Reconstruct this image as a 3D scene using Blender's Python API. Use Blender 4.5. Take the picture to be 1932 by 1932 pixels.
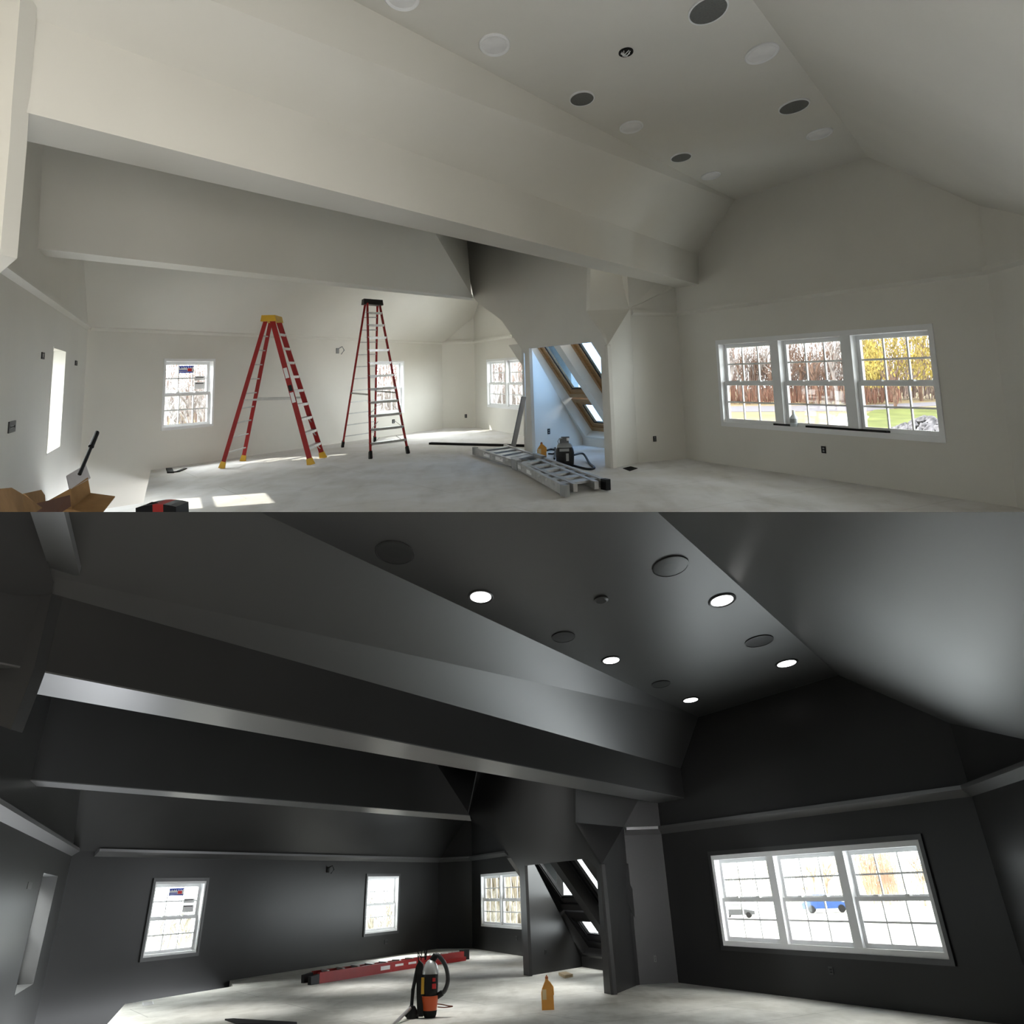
# Two views of one loft in renovation, built as two rooms stacked one over the other:
# the white-primed room above, and below it, pitched down, the same room painted charcoal.
import bpy, bmesh, math, random
from mathutils import Vector, Matrix
from mathutils.geometry import tessellate_polygon

S = bpy.context.scene
COL = S.collection
for o in list(bpy.data.objects):
    bpy.data.objects.remove(o, do_unlink=True)

# ------------------------------------------------------------------ camera
FPX, CX, CY, H = 1523.0, 966.0, 705.0, 1.65
RHO = math.atan(0.0288)
cd = bpy.data.cameras.new('camera')
cam = bpy.data.objects.new('camera', cd)
COL.objects.link(cam)
cd.sensor_width = 36.0
cd.lens = FPX / 1932 * 36.0
cd.shift_y = -(966 - CY) / 1932
cd.clip_start, cd.clip_end = 0.05, 1000
RI = Vector((math.cos(RHO), 0, -math.sin(RHO)))
UPI = Vector((math.sin(RHO), 0, math.cos(RHO)))
cm = Matrix((RI, UPI, Vector((0, -1, 0)))).transposed().to_4x4()
cm.translation = (0, 0, H)
cam.matrix_world = cm
S.camera = cam

# ------------------------------------------------------------------ world, sun, daylight
w = bpy.data.worlds.new('sky')
S.world = w
w.use_nodes = True
wb = w.node_tree.nodes['Background']
wb.inputs[0].default_value = (0.93, 0.965, 1.0, 1)
wb.inputs[1].default_value = 11.5

def light(name, kind, loc, direction, energy, color=(1, 1, 1), size=1.0, size_y=None, spot=None):
    d = bpy.data.lights.new(name, kind)
    d.energy = energy
    d.color = color
    if kind == 'AREA':
        d.shape = 'RECTANGLE'
        d.size = size
        d.size_y = size_y or size
    elif kind == 'SUN':
        d.angle = math.radians(0.6)
    else:
        d.shadow_soft_size = size
        if spot:
            d.spot_size = spot
            d.spot_blend = 0.6
    o = bpy.data.objects.new(name, d)
    COL.objects.link(o)
    o.location = loc
    o.rotation_euler = Vector(direction).to_track_quat('-Z', 'Y').to_euler()
    return o

light('sun', 'SUN', (-30, 10, 30), (1.45, 0.3, -1.0), 8.0, (1.0, 0.93, 0.82))
a_ = light('rear_fill', 'AREA', (-.2, -.3, 2.0), (-.42, 1, -.12), 62, (1.0, .95, .86), 2.0, .9)  # added lamp behind the viewer, brightens the left of the upper room
a_.data.spread = math.radians(90)
S.view_settings.view_transform = 'Standard'
S.view_settings.look = 'None'
S.view_settings.exposure = 0.0
S.view_settings.gamma = 1.0
S.view_settings.use_curve_mapping = False
cy = S.cycles
cy.max_bounces = 7
cy.diffuse_bounces = 5
cy.glossy_bounces = 3
cy.transmission_bounces = 2
cy.transparent_max_bounces = 10
cy.sample_clamp_indirect = 6.0
cy.caustics_reflective = cy.caustics_refractive = False
try:
    cy.use_denoising = True
    cy.denoiser = 'OPENIMAGEDENOISE'
except Exception:
    pass

# ------------------------------------------------------------------ materials
MATS = {}
def mat(name, col, rough=0.6, spec=0.5, metal=0.0, var=0.06, scale=4.0, emit=None, bump=0.0, col2=None, detail=4.0, stretch=None):
    if name in MATS:
        return MATS[name]
    m = bpy.data.materials.new(name)
    m.use_nodes = True
    nt = m.node_tree
    b = nt.nodes['Principled BSDF']
    b.inputs['Roughness'].default_value = rough
    b.inputs['Specular IOR Level'].default_value = spec
    b.inputs['Metallic'].default_value = metal
    tc = nt.nodes.new('ShaderNodeTexCoord')
    n = nt.nodes.new('ShaderNodeTexNoise')
    n.inputs['Scale'].default_value = scale
    n.inputs['Detail'].default_value = detail
    src = tc.outputs['Object']
    if stretch:
        mp = nt.nodes.new('ShaderNodeMapping')
        mp.inputs['Scale'].default_value = stretch
        nt.links.new(src, mp.inputs[0])
        src = mp.outputs[0]
    nt.links.new(src, n.inputs['Vector'])
    r = nt.nodes.new('ShaderNodeValToRGB')
    c2 = col2 or tuple(min(1, c * (1 + var)) for c in col)
    c1 = col if col2 else tuple(c * (1 - var) for c in col)
    r.color_ramp.elements[0].position = 0.35
    r.color_ramp.elements[1].position = 0.65
    r.color_ramp.elements[0].color = (*c1, 1)
    r.color_ramp.elements[1].color = (*c2, 1)
    nt.links.new(n.outputs['Fac'], r.inputs[0])
    nt.links.new(r.outputs[0], b.inputs['Base Color'])
    if bump:
        bp = nt.nodes.new('ShaderNodeBump')
        bp.inputs['Strength'].default_value = bump
        bp.inputs['Distance'].default_value = 0.01
        nt.links.new(n.outputs['Fac'], bp.inputs['Height'])
        nt.links.new(bp.outputs[0], b.inputs['Normal'])
    if emit:
        b.inputs['Emission Color'].default_value = (*emit[:3], 1)
        b.inputs['Emission Strength'].default_value = emit[3]
    MATS[name] = m
    return m

def glass_mat(name='pane_glass', tint=(0.95, 0.97, 0.96, 1)):
    m = bpy.data.materials.new(name)
    m.use_nodes = True
    nt = m.node_tree
    nt.nodes.clear()
    out = nt.nodes.new('ShaderNodeOutputMaterial')
    mx = nt.nodes.new('ShaderNodeMixShader')
    t = nt.nodes.new('ShaderNodeBsdfTransparent')
    t.inputs[0].default_value = tint
    g = nt.nodes.new('ShaderNodeBsdfGlossy')
    g.inputs['Roughness'].default_value = 0.03
    lw = nt.nodes.new('ShaderNodeLayerWeight')
    lw.inputs[0].default_value = 0.5
    pw = nt.nodes.new('ShaderNodeMath')
    pw.operation = 'POWER'
    pw.inputs[1].default_value = 5.0
    nt.links.new(lw.outputs['Facing'], pw.inputs[0])
    ml = nt.nodes.new('ShaderNodeMath')
    ml.operation = 'MULTIPLY_ADD'
    ml.inputs[1].default_value = 0.5
    ml.inputs[2].default_value = 0.03
    nt.links.new(pw.outputs[0], ml.inputs[0])
    nt.links.new(ml.outputs[0], mx.inputs[0])
    nt.links.new(t.outputs[0], mx.inputs[1])
    nt.links.new(g.outputs[0], mx.inputs[2])
    nt.links.new(mx.outputs[0], out.inputs[0])
    MATS[name] = m
    return m

def floor_mat(name, base, dirt, joint, scale_dirt, jdark):
    """painted plywood subfloor: blotchy primer, scuffs, sheet joints"""
    m = bpy.data.materials.new(name)
    m.use_nodes = True
    nt = m.node_tree
    L = nt.links.new
    b = nt.nodes['Principled BSDF']
    b.inputs['Roughness'].default_value = 0.75
    b.inputs['Specular IOR Level'].default_value = 0.25
    tc = nt.nodes.new('ShaderNodeTexCoord')
    mp = nt.nodes.new('ShaderNodeMapping')
    mp.inputs['Rotation'].default_value = (0, 0, math.radians(-33))
    L(tc.outputs['Object'], mp.inputs[0])
    n1 = nt.nodes.new('ShaderNodeTexNoise')
    n1.inputs['Scale'].default_value = 0.9
    n1.inputs['Detail'].default_value = 8
    n1.inputs['Roughness'].default_value = 0.65
    L(mp.outputs[0], n1.inputs['Vector'])
    r1 = nt.nodes.new('ShaderNodeValToRGB')
    r1.color_ramp.elements[0].position, r1.color_ramp.elements[1].position = 0.38, 0.62
    r1.color_ramp.elements[0].color = (*dirt, 1)
    r1.color_ramp.elements[1].color = (*base, 1)
    L(n1.outputs['Fac'], r1.inputs[0])
    n2 = nt.nodes.new('ShaderNodeTexNoise')
    n2.inputs['Scale'].default_value = scale_dirt
    n2.inputs['Detail'].default_value = 10
    mp2 = nt.nodes.new('ShaderNodeMapping')
    mp2.inputs['Rotation'].default_value = (0, 0, math.radians(-33))
    mp2.inputs['Scale'].default_value = (1.0, 0.25, 1)
    L(tc.outputs['Object'], mp2.inputs[0])
    L(mp2.outputs[0], n2.inputs['Vector'])
    r2 = nt.nodes.new('ShaderNodeValToRGB')
    r2.color_ramp.elements[0].position, r2.color_ramp.elements[1].position = 0.25, 0.5
    r2.color_ramp.elements[0].color = (0.62, 0.6, 0.56, 1)
    r2.color_ramp.elements[1].color = (1, 1, 1, 1)
    L(n2.outputs['Fac'], r2.inputs[0])
    mu = nt.nodes.new('ShaderNodeMix')
    mu.data_type = 'RGBA'
    mu.blend_type = 'MULTIPLY'
    mu.inputs[0].default_value = 0.45
    L(r1.outputs[0], mu.inputs[6])
    L(r2.outputs[0], mu.inputs[7])
    br = nt.nodes.new('ShaderNodeTexBrick')
    br.inputs['Scale'].default_value = 1.0
    br.inputs['Brick Width'].default_value = 4.8
    br.inputs['Row Height'].default_value = 1.6
    br.inputs['Mortar Size'].default_value = 0.012
    br.inputs['Mortar Smooth'].default_value = 0.4
    br.inputs['Color1'].default_value = (1, 1, 1, 1)
    br.inputs['Color2'].default_value = (0.95, 0.95, 0.94, 1)
    br.inputs['Mortar'].default_value = (jdark, jdark, jdark * .97, 1)
    L(mp.outputs[0], br.inputs['Vector'])
    mu2 = nt.nodes.new('ShaderNodeMix')
    mu2.data_type = 'RGBA'
    mu2.blend_type = 'MULTIPLY'
    mu2.inputs[0].default_value = joint
    L(mu.outputs[2], mu2.inputs[6])
    L(br.outputs['Color'], mu2.inputs[7])
    L(mu2.outputs[2], b.inputs['Base Color'])
    MATS[name] = m
    return m

GLASS = glass_mat()
SKYGLASS = glass_mat('dimming_roof_window_glass', (0.42, 0.56, 0.72, 1))  # tint added to cut and cool the daylight in the upper nook
FLOOR_U = floor_mat('primed_subfloor', (0.78, 0.77, 0.77), (0.68, 0.66, 0.63), 0.6, 3.0, 0.7)
FLOOR_L = floor_mat('dusty_subfloor', (0.80, 0.79, 0.74), (0.58, 0.57, 0.52), 0.8, 4.0, 0.55)
DRY = mat('white_drywall', (0.70, 0.685, 0.635), 0.7, 0.3, var=0.025, scale=0.7)
CHAR = mat('charcoal_satin_paint', (0.029, 0.029, 0.029), 0.34, 0.14, var=0.06, scale=0.6, bump=0.02)
CHARC = mat('charcoal_ceiling_sheen', (0.034, 0.034, 0.034), 0.41, 0.7, var=.06, scale=.6, bump=.02)  # same charcoal as the walls, gloss and tone raised for ceiling sheen
CHAR_SHEEN = mat('charcoal_boosted_sheen', (0.065, 0.065, 0.065), 0.33, 1.0, var=.04, scale=.6)  # lighter, glossier copy of the charcoal, puts sheen on undersides and ledges
VINYL = mat('white_vinyl', (0.82, 0.83, 0.84), 0.4, 0.5, var=0.01)
DARK = mat('black_gap', (0.012, 0.012, 0.012), 0.8, 0.2)
RED = mat('red_fibreglass', (0.30, 0.009, 0.009), 0.5, 0.35, var=0.1, scale=3)
STEEL = mat('aluminium', (0.55, 0.55, 0.55), 0.38, 0.5, metal=0.9, var=0.08, scale=8)
ALU = mat('dull_aluminium', (0.42, 0.42, 0.41), 0.5, 0.5, metal=0.6, var=0.12, scale=6)
YEL = mat('yellow_plastic', (0.62, 0.36, 0.02), 0.5)
BLK = mat('black_plastic', (0.008, 0.008, 0.009), 0.5, 0.25)
GRY = mat('grey_plastic', (0.25, 0.26, 0.26), 0.4)
ORG = mat('orange_plastic', (0.62, 0.27, 0.015), 0.4, var=0.08)
CARD = mat('cardboard', (0.29, 0.165, 0.07), 0.85, 0.15, var=0.12, scale=5)
CARDW = mat('white_printed_card', (0.55, 0.52, 0.53), 0.7, 0.2)
PINE = mat('varnished_pine', (0.30, 0.17, 0.07), 0.45, 0.5, var=0.15, scale=6, stretch=(1, 1, 8))
LENS = mat('frosted_lens', (0.82, 0.82, 0.83), 0.4)
LENSON = mat('lit_lens', (0.9, 0.9, 0.9), 0.4, emit=(1.0, 0.98, 0.97, 6.0))
SPKU = mat('grey_speaker_grille', (0.13, 0.135, 0.13), 0.7, 0.3, var=0.1, scale=60)
PAPER = mat('white_paper', (0.8, 0.8, 0.8), 0.7)
BLUE = mat('blue_print', (0.03, 0.06, 0.45), 0.6)
REDP = mat('red_print', (0.6, 0.02, 0.02), 0.6)
WOOD = mat('raw_wood', (0.55, 0.43, 0.27), 0.7, var=0.12)

# ------------------------------------------------------------------ rooms
class Room:
    def __init__(self, Rx, Ry, Rz, Lv, clip=False):
        self.M = Matrix((Rx, Ry, Rz)).transposed()      # room -> world
        self.Mi = self.M.transposed()
        self.L = Lv.normalized()
        self.Lh = self.L / self.L.z
        self.O = Vector((0, 0, H))
        self.m4 = self.M.to_4x4()
        self.m4.translation = self.O - self.M @ self.O
        self.clip = None
        # the lower room is built up to the plane in which the floor of the upper room begins, and the other way round
        row = 966 if clip else 985
        n = self.ray(0, row).cross(self.ray(1932, row)).normalized()
        if (n.z < 0) == clip:
            n = -n
        self.clip = n
    def ray(self, px, py):
        d = RI * ((px - CX) / FPX) + Vector((0, 1, 0)) + UPI * (-(py - CY) / FPX)
        return self.Mi @ d
    def hz(self, px, py, z=0.0):
        r = self.ray(px, py)
        return self.O + r * ((z - H) / r.z)
    def on(self, pl, px, py):
        r = self.ray(px, py)
        return self.O + r * ((pl[0] - self.O).dot(pl[1]) / r.dot(pl[1]))
    def at(self, px, py, y):        # point at a known distance into the room
        r = self.ray(px, py)
        return self.O + r * (y / r.y)
    def px(self, p):
        v = self.M @ (Vector(p) - self.O)
        return CX + FPX * v.dot(RI) / v.y, CY - FPX * v.dot(UPI) / v.y
    def k(self, p):                 # metres per pixel there
        return (self.M @ (Vector(p) - self.O)).y / FPX

U_ = Room(Vector((1, 0, 0)), Vector((0, 1, 0)), Vector((0, 0, 1)), Vector((0, 0.166, 1)))
def _w(px, py):
    return RI * ((px - CX) / FPX) + Vector((0, 1, 0)) + UPI * (-(py - CY) / FPX)
_up = _w(966 - .039 * 2389, CY - 2389).normalized()
_fw = _w(966 + .039 * 971, CY + 971)
_fw = (_fw - _up * _fw.dot(_up)).normalized()
L_ = Room(_fw.cross(_up), _fw, _up, Vector((0, 0, 1)), clip=True)

# ------------------------------------------------------------------ mesh helpers
BASE = {}
class MB:
    def __init__(self):
        self.v, self.f, self.cuts = [], [], []
    def cut(self, co, no):          # keep only what lies behind this plane
        self.cuts.append((Vector(co), Vector(no)))
        return self
    def add(self, vs, fs):
        n = len(self.v)
        self.v += [Vector(p) for p in vs]
        self.f += [[i + n for i in q] for q in fs]
        return self
    def hexa(self, a, b):           # two quads with matching corners
        return self.add(list(a) + list(b), [(3, 2, 1, 0), (4, 5, 6, 7), (0, 1, 5, 4), (1, 2, 6, 5), (2, 3, 7, 6), (3, 0, 4, 7)])
    def box(self, c, x, y, z):      # centre and three half-axes
        c, x, y, z = map(Vector, (c, x, y, z))
        return self.hexa([c - x - y - z, c + x - y - z, c + x + y - z, c - x + y - z],
                         [c - x - y + z, c + x - y + z, c + x + y + z, c - x + y + z])
    def bx(self, x0, x1, y0, y1, z0, z1):
        return self.hexa([(x0, y0, z0), (x1, y0, z0), (x1, y1, z0), (x0, y1, z0)], [(x0, y0, z1), (x1, y0, z1), (x1, y1, z1), (x0, y1, z1)])
    def bar(self, p, q, wdir, w, d, w2=None):       # rectangular bar from p to q
        p, q = Vector(p), Vector(q)
        t = (q - p).normalized()
        x = Vector(wdir)
        x = (x - t * x.dot(t)).normalized()
        y = t.cross(x)
        w2 = w2 or w
        return self.hexa([p - x * w / 2 - y * d / 2, p + x * w / 2 - y * d / 2, p + x * w / 2 + y * d / 2, p - x * w / 2 + y * d / 2],
                         [q - x * w2 / 2 - y * d / 2, q + x * w2 / 2 - y * d / 2, q + x * w2 / 2 + y * d / 2, q - x * w2 / 2 + y * d / 2])
    def tube(self, pts, r, n=8, r2=None):
        pts = [Vector(p) for p in pts]
        r2 = r if r2 is None else r2
        rings = []
        for i, p in enumerate(pts):
            t = (pts[min(i + 1, len(pts) - 1)] - pts[max(i - 1, 0)]).normalized()
            a = t.cross(Vector((0.31, 0.17, 0.93)))
            if a.length < 1e-3:
                a = t.cross(Vector((1, 0, 0)))
            a.normalize()
            b = t.cross(a)
            rr = r + (r2 - r) * i / max(1, len(pts) - 1)
            rings.append([p + (a * math.cos(2 * math.pi * k / n) + b * math.sin(2 * math.pi * k / n)) * rr for k in range(n)])
        fs = []
        for i in range(len(pts) - 1):
            for k in range(n):
                fs.append((i * n + k, i * n + (k + 1) % n, (i + 1) * n + (k + 1) % n, (i + 1) * n + k))
        fs.append(tuple(range(n))[::-1])
        fs.append(tuple(range((len(pts) - 1) * n, len(pts) * n)))
        return self.add([p for g in rings for p in g], fs)
    def lathe(self, c, prof, n=24, sx=1.0, sy=1.0):
        c = Vector(c)
        vs = [c + Vector((r * sx * math.cos(2 * math.pi * k / n), r * sy * math.sin(2 * math.pi * k / n), z)) for r, z in prof for k in range(n)]
        fs = []
        for i in range(len(prof) - 1):
            for k in range(n):
                fs.append((i * n + k, i * n + (k + 1) % n, (i + 1) * n + (k + 1) % n, (i + 1) * n + k))
        fs.append(tuple(range(n))[::-1])
        fs.append(tuple(range((len(prof) - 1) * n, len(prof) * n)))
        return self.add(vs, fs)
    def prism(self, loop, off):     # planar loop extruded by a vector
        loop = [Vector(p) for p in loop]
        n = len(loop)
        return self.add(loop + [p + Vector(off) for p in loop],
                        [tuple(range(n))[::-1], tuple(range(n, 2 * n))] + [(i, (i + 1) % n, n + (i + 1) % n, n + i) for i in range(n)])

def link_mesh(name, mb, m, room, base, smooth=False, clip=True):
    clip = clip and not getattr(mb, "noclip", False)
    cuts = mb.cuts
    bm = bmesh.new()
    vs = [bm.verts.new(p) for p in mb.v]
    for q in mb.f:
        try:
            bm.faces.new([vs[i] for i in q])
        except ValueError:
            pass
    bmesh.ops.recalc_face_normals(bm, faces=bm.faces)
    if clip:
        cuts = cuts + [(room.O, room.clip)]
    for co, no in cuts:
        if not any((p.co - co).dot(no) > 1e-5 for p in bm.verts):
            continue
        bmesh.ops.triangulate(bm, faces=[f for f in bm.faces if len(f.verts) > 4])
        g = bmesh.ops.bisect_plane(bm, geom=bm.verts[:] + bm.edges[:] + bm.faces[:], dist=1e-5, plane_co=co, plane_no=no, clear_outer=True)
        ed = [e for e in g['geom_cut'] if isinstance(e, bmesh.types.BMEdge)]
        if ed:
            bmesh.ops.holes_fill(bm, edges=ed, sides=0)
            bmesh.ops.recalc_face_normals(bm, faces=bm.faces)
    bmesh.ops.translate(bm, vec=-Vector(base), verts=bm.verts)
    me = bpy.data.meshes.new(name)
    bm.to_mesh(me)
    bm.free()
    if smooth:
        for p in me.polygons:
            p.use_smooth = True
        try:
            me.set_sharp_from_angle(angle=math.radians(40))
        except Exception:
            pass
    me.materials.append(m)
    o = bpy.data.objects.new(name, me)
    COL.objects.link(o)
    return o

def tag(o, label=None, cat=None, group=None, kind=None):
    for key, val in (('label', label), ('category', cat), ('group', group), ('kind', kind)):
        if val:
            o[key] = val
    return o

def thing(name, label, cat, room, base, group=None, kind=None):
    e = bpy.data.objects.new(name, None)
    COL.objects.link(e)
    e.empty_display_size = 0.1
    e.matrix_world = room.m4 @ Matrix.Translation(Vector(base))
    BASE[e.name] = (Vector(base), room)
    return tag(e, label, cat, group, kind)

def part(name, mb, m, parent, label=None, smooth=False):
    b, room = BASE[parent.name]
    o = link_mesh(name, mb, m, room, b, smooth)
    o.parent = parent
    BASE[o.name] = (b, room)
    return tag(o, label)

def solo(name, mb, m, room, base, label=None, cat=None, group=None, kind=None, smooth=False):
    o = link_mesh(name, mb, m, room, base, smooth)
    o.matrix_world = room.m4 @ Matrix.Translation(Vector(base))
    BASE[o.name] = (Vector(base), room)
    return tag(o, label, cat, group, kind)

def structure(name, mb, m, room, label=None, cat='wall', base=None):
    b = base if base is not None else sum(mb.v, Vector()) / len(mb.v)
    return solo(name, mb, m, room, b, label, cat, None, 'structure')

def newell(pts):
    n = Vector()
    for i in range(len(pts)):
        a, b = pts[i], pts[(i + 1) % len(pts)]
        n += Vector(((a.y - b.y) * (a.z + b.z), (a.z - b.z) * (a.x + b.x), (a.x - b.x) * (a.y + b.y)))
    return n.normalized()

def slab(pts, th, inside=(0, 6, 1.5)):              # polygon thickened away from the room
    pts = [Vector(p) for p in pts]
    n = newell(pts)
    if n.dot(pts[0] - Vector(inside)) < 0:
        n = -n
    return MB().prism(pts, n * th)

class WF:
    """a wall: origin, horizontal direction, leaning vertical, outward normal"""
    def __init__(self, room, p0, p1):
        self.r = room
        self.o = Vector(p0)
        self.s = (Vector(p1) - self.o)
        self.len = self.s.length
        self.s.normalize()
        n = self.s.cross(room.Lh).normalized()
        if n.dot(self.o - room.O) < 0:
            n = -n
        self.n = n
        self.pl = (self.o, n)
    def pt(self, s, h, d=0.0):
        return self.o + self.s * s + self.r.Lh * h + self.n * d
    def uv(self, px, py):
        p = self.r.on(self.pl, px, py) - self.o
        h = p.z
        return (p - self.r.Lh * h).dot(self.s), h
    def P(self, px, py):
        return self.r.on(self.pl, px, py)
    def bx(self, mb, s0, s1, h0, h1, d0, d1):
        P = self.pt
        return mb.hexa([P(s0, h0, d0), P(s1, h0, d0), P(s1, h1, d0), P(s0, h1, d0)],
                       [P(s0, h0, d1), P(s1, h0, d1), P(s1, h1, d1), P(s0, h1, d1)])
    def wall(self, outer, holes=(), th=0.18):
        """outer (s, h) loop; with holes it must be a rectangle, and the holes are cut on a grid"""
        if not holes:
            return MB().prism([self.pt(s, h) for s, h in outer], self.n * th)
        xs, ys = [p[0] for p in outer], [p[1] for p in outer]
        box = (min(xs), max(xs), min(ys), max(ys))
        rc = [(min(a for a, _ in q), max(a for a, _ in q), min(b for _, b in q), max(b for _, b in q)) for q in holes]
        X = sorted({box[0], box[1]} | {min(max(v, box[0]), box[1]) for r in rc for v in r[:2]})
        Y = sorted({box[2], box[3]} | {min(max(v, box[2]), box[3]) for r in rc for v in r[2:]})
        nx, ny = len(X) - 1, len(Y) - 1
        def full(i, j):
            if i < 0 or j < 0 or i >= nx or j >= ny:
                return False
            cx_, cy_ = (X[i] + X[i + 1]) / 2, (Y[j] + Y[j + 1]) / 2
            return not any(r[0] < cx_ < r[1] and r[2] < cy_ < r[3] for r in rc)
        mb = MB()
        n = len(X) * len(Y)
        vs = [self.pt(x, y, d) for d in (0, th) for y in Y for x in X]
        I = lambda i, j, k: k * n + j * len(X) + i
        fs = []
        for i in range(nx):
            for j in range(ny):
                if not full(i, j):
                    continue
                fs.append((I(i, j, 0), I(i + 1, j, 0), I(i + 1, j + 1, 0), I(i, j + 1, 0)))
                fs.append((I(i, j + 1, 1), I(i + 1, j + 1, 1), I(i + 1, j, 1), I(i, j, 1)))
                for di, dj, a, b in ((-1, 0, (i, j), (i, j + 1)), (1, 0, (i + 1, j), (i + 1, j + 1)), (0, -1, (i, j), (i + 1, j)), (0, 1, (i, j + 1), (i + 1, j + 1))):
                    if not full(i + di, j + dj):
                        fs.append((I(*a, 0), I(*b, 0), I(*b, 1), I(*a, 1)))
        return mb.add(vs, fs)

def ring(wf, s0, s1, h0, h1, w_, d0, d1):
    mb = MB()
    wf.bx(mb, s0, s0 + w_, h0, h1, d0, d1)
    wf.bx(mb, s1 - w_, s1, h0, h1, d0, d1)
    wf.bx(mb, s0 + w_, s1 - w_, h0, h0 + w_, d0, d1)
    wf.bx(mb, s0 + w_, s1 - w_, h1 - w_, h1, d0, d1)
    return mb

def sash_unit(wf, parent, s0, s1, h0, h1, cols=3, rows=2, fw=0.05, d=0.06, mw=0.018, gap=None):
    """double-hung unit: two sashes with their grilles and panes"""
    hm = (h0 + h1) / 2
    for a, b, dd in ((hm - 0.02, h1, d + 0.05), (h0, hm + 0.02, d)):
        sh = part('sash', ring(wf, s0, s1, a, b, fw, dd, dd + 0.045), VINYL, parent)
        g = MB()
        x0, x1, y0, y1 = s0 + fw, s1 - fw, a + fw, b - fw
        for i in range(1, cols):
            x = x0 + (x1 - x0) * i / cols
            wf.bx(g, x - mw / 2, x + mw / 2, y0, y1, dd + 0.008, dd + 0.034)
        for i in range(1, rows):
            y = y0 + (y1 - y0) * i / rows
            wf.bx(g, x0, x1, y - mw * .6, y + mw * .6, dd + 0.008, dd + 0.034)
        part('grille', g, VINYL, sh)
        p = MB()
        wf.bx(p, x0, x1, y0, y1, dd + 0.018, dd + 0.024)
        part('pane', p, GLASS, sh)
    lk = MB()
    for t in (.3, .7):
        x = s0 + (s1 - s0) * t
        wf.bx(lk, x - .04, x + .04, hm + .02, hm + .045, d - .01, d + .03)
    part('sash_lock', lk, VINYL, parent)

def rect_uv(wf, pts):
    q = [wf.uv(*p) for p in pts]
    xs, ys = sorted(a for a, _ in q), sorted(b for _, b in q)
    return (xs[0] + xs[1]) / 2, (xs[2] + xs[3]) / 2, (ys[0] + ys[1]) / 2, (ys[2] + ys[3]) / 2

def rect_loop(r):
    return [(r[0], r[2]), (r[1], r[2]), (r[1], r[3]), (r[0], r[3])]

def window(name, wf, rect, units, label, casing=None, bw=0.05, mull=0.10):
    s0, s1, h0, h1 = rect
    e = thing(name, label, 'window', wf.r, wf.pt((s0 + s1) / 2, h0, 0.05), None, 'structure')
    f = ring(wf, s0, s1, h0, h1, bw, -0.015, 0.15)
    a, b = s0 + bw, s1 - bw
    uw = (b - a - mull * (units - 1)) / units
    for i in range(1, units):
        x = a + i * uw + (i - 1) * mull
        wf.bx(f, x, x + mull, h0 + bw, h1 - bw, 0.0, 0.15)
    part('window_frame', f, VINYL, e)
    for i in range(units):
        x = a + i * (uw + mull)
        sash_unit(wf, e, x, x + uw, h0 + bw, h1 - bw, fw=0.04 + 0.02 * (uw > 1.2), mw=0.014 + 0.008 * (uw > 1.2))
    if casing:
        cw, cmat = casing
        part('casing', ring(wf, s0 - cw, s1 + cw, h0 - cw, h1 + cw, cw, -0.03, 0.0), cmat, e)
    return e

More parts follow.
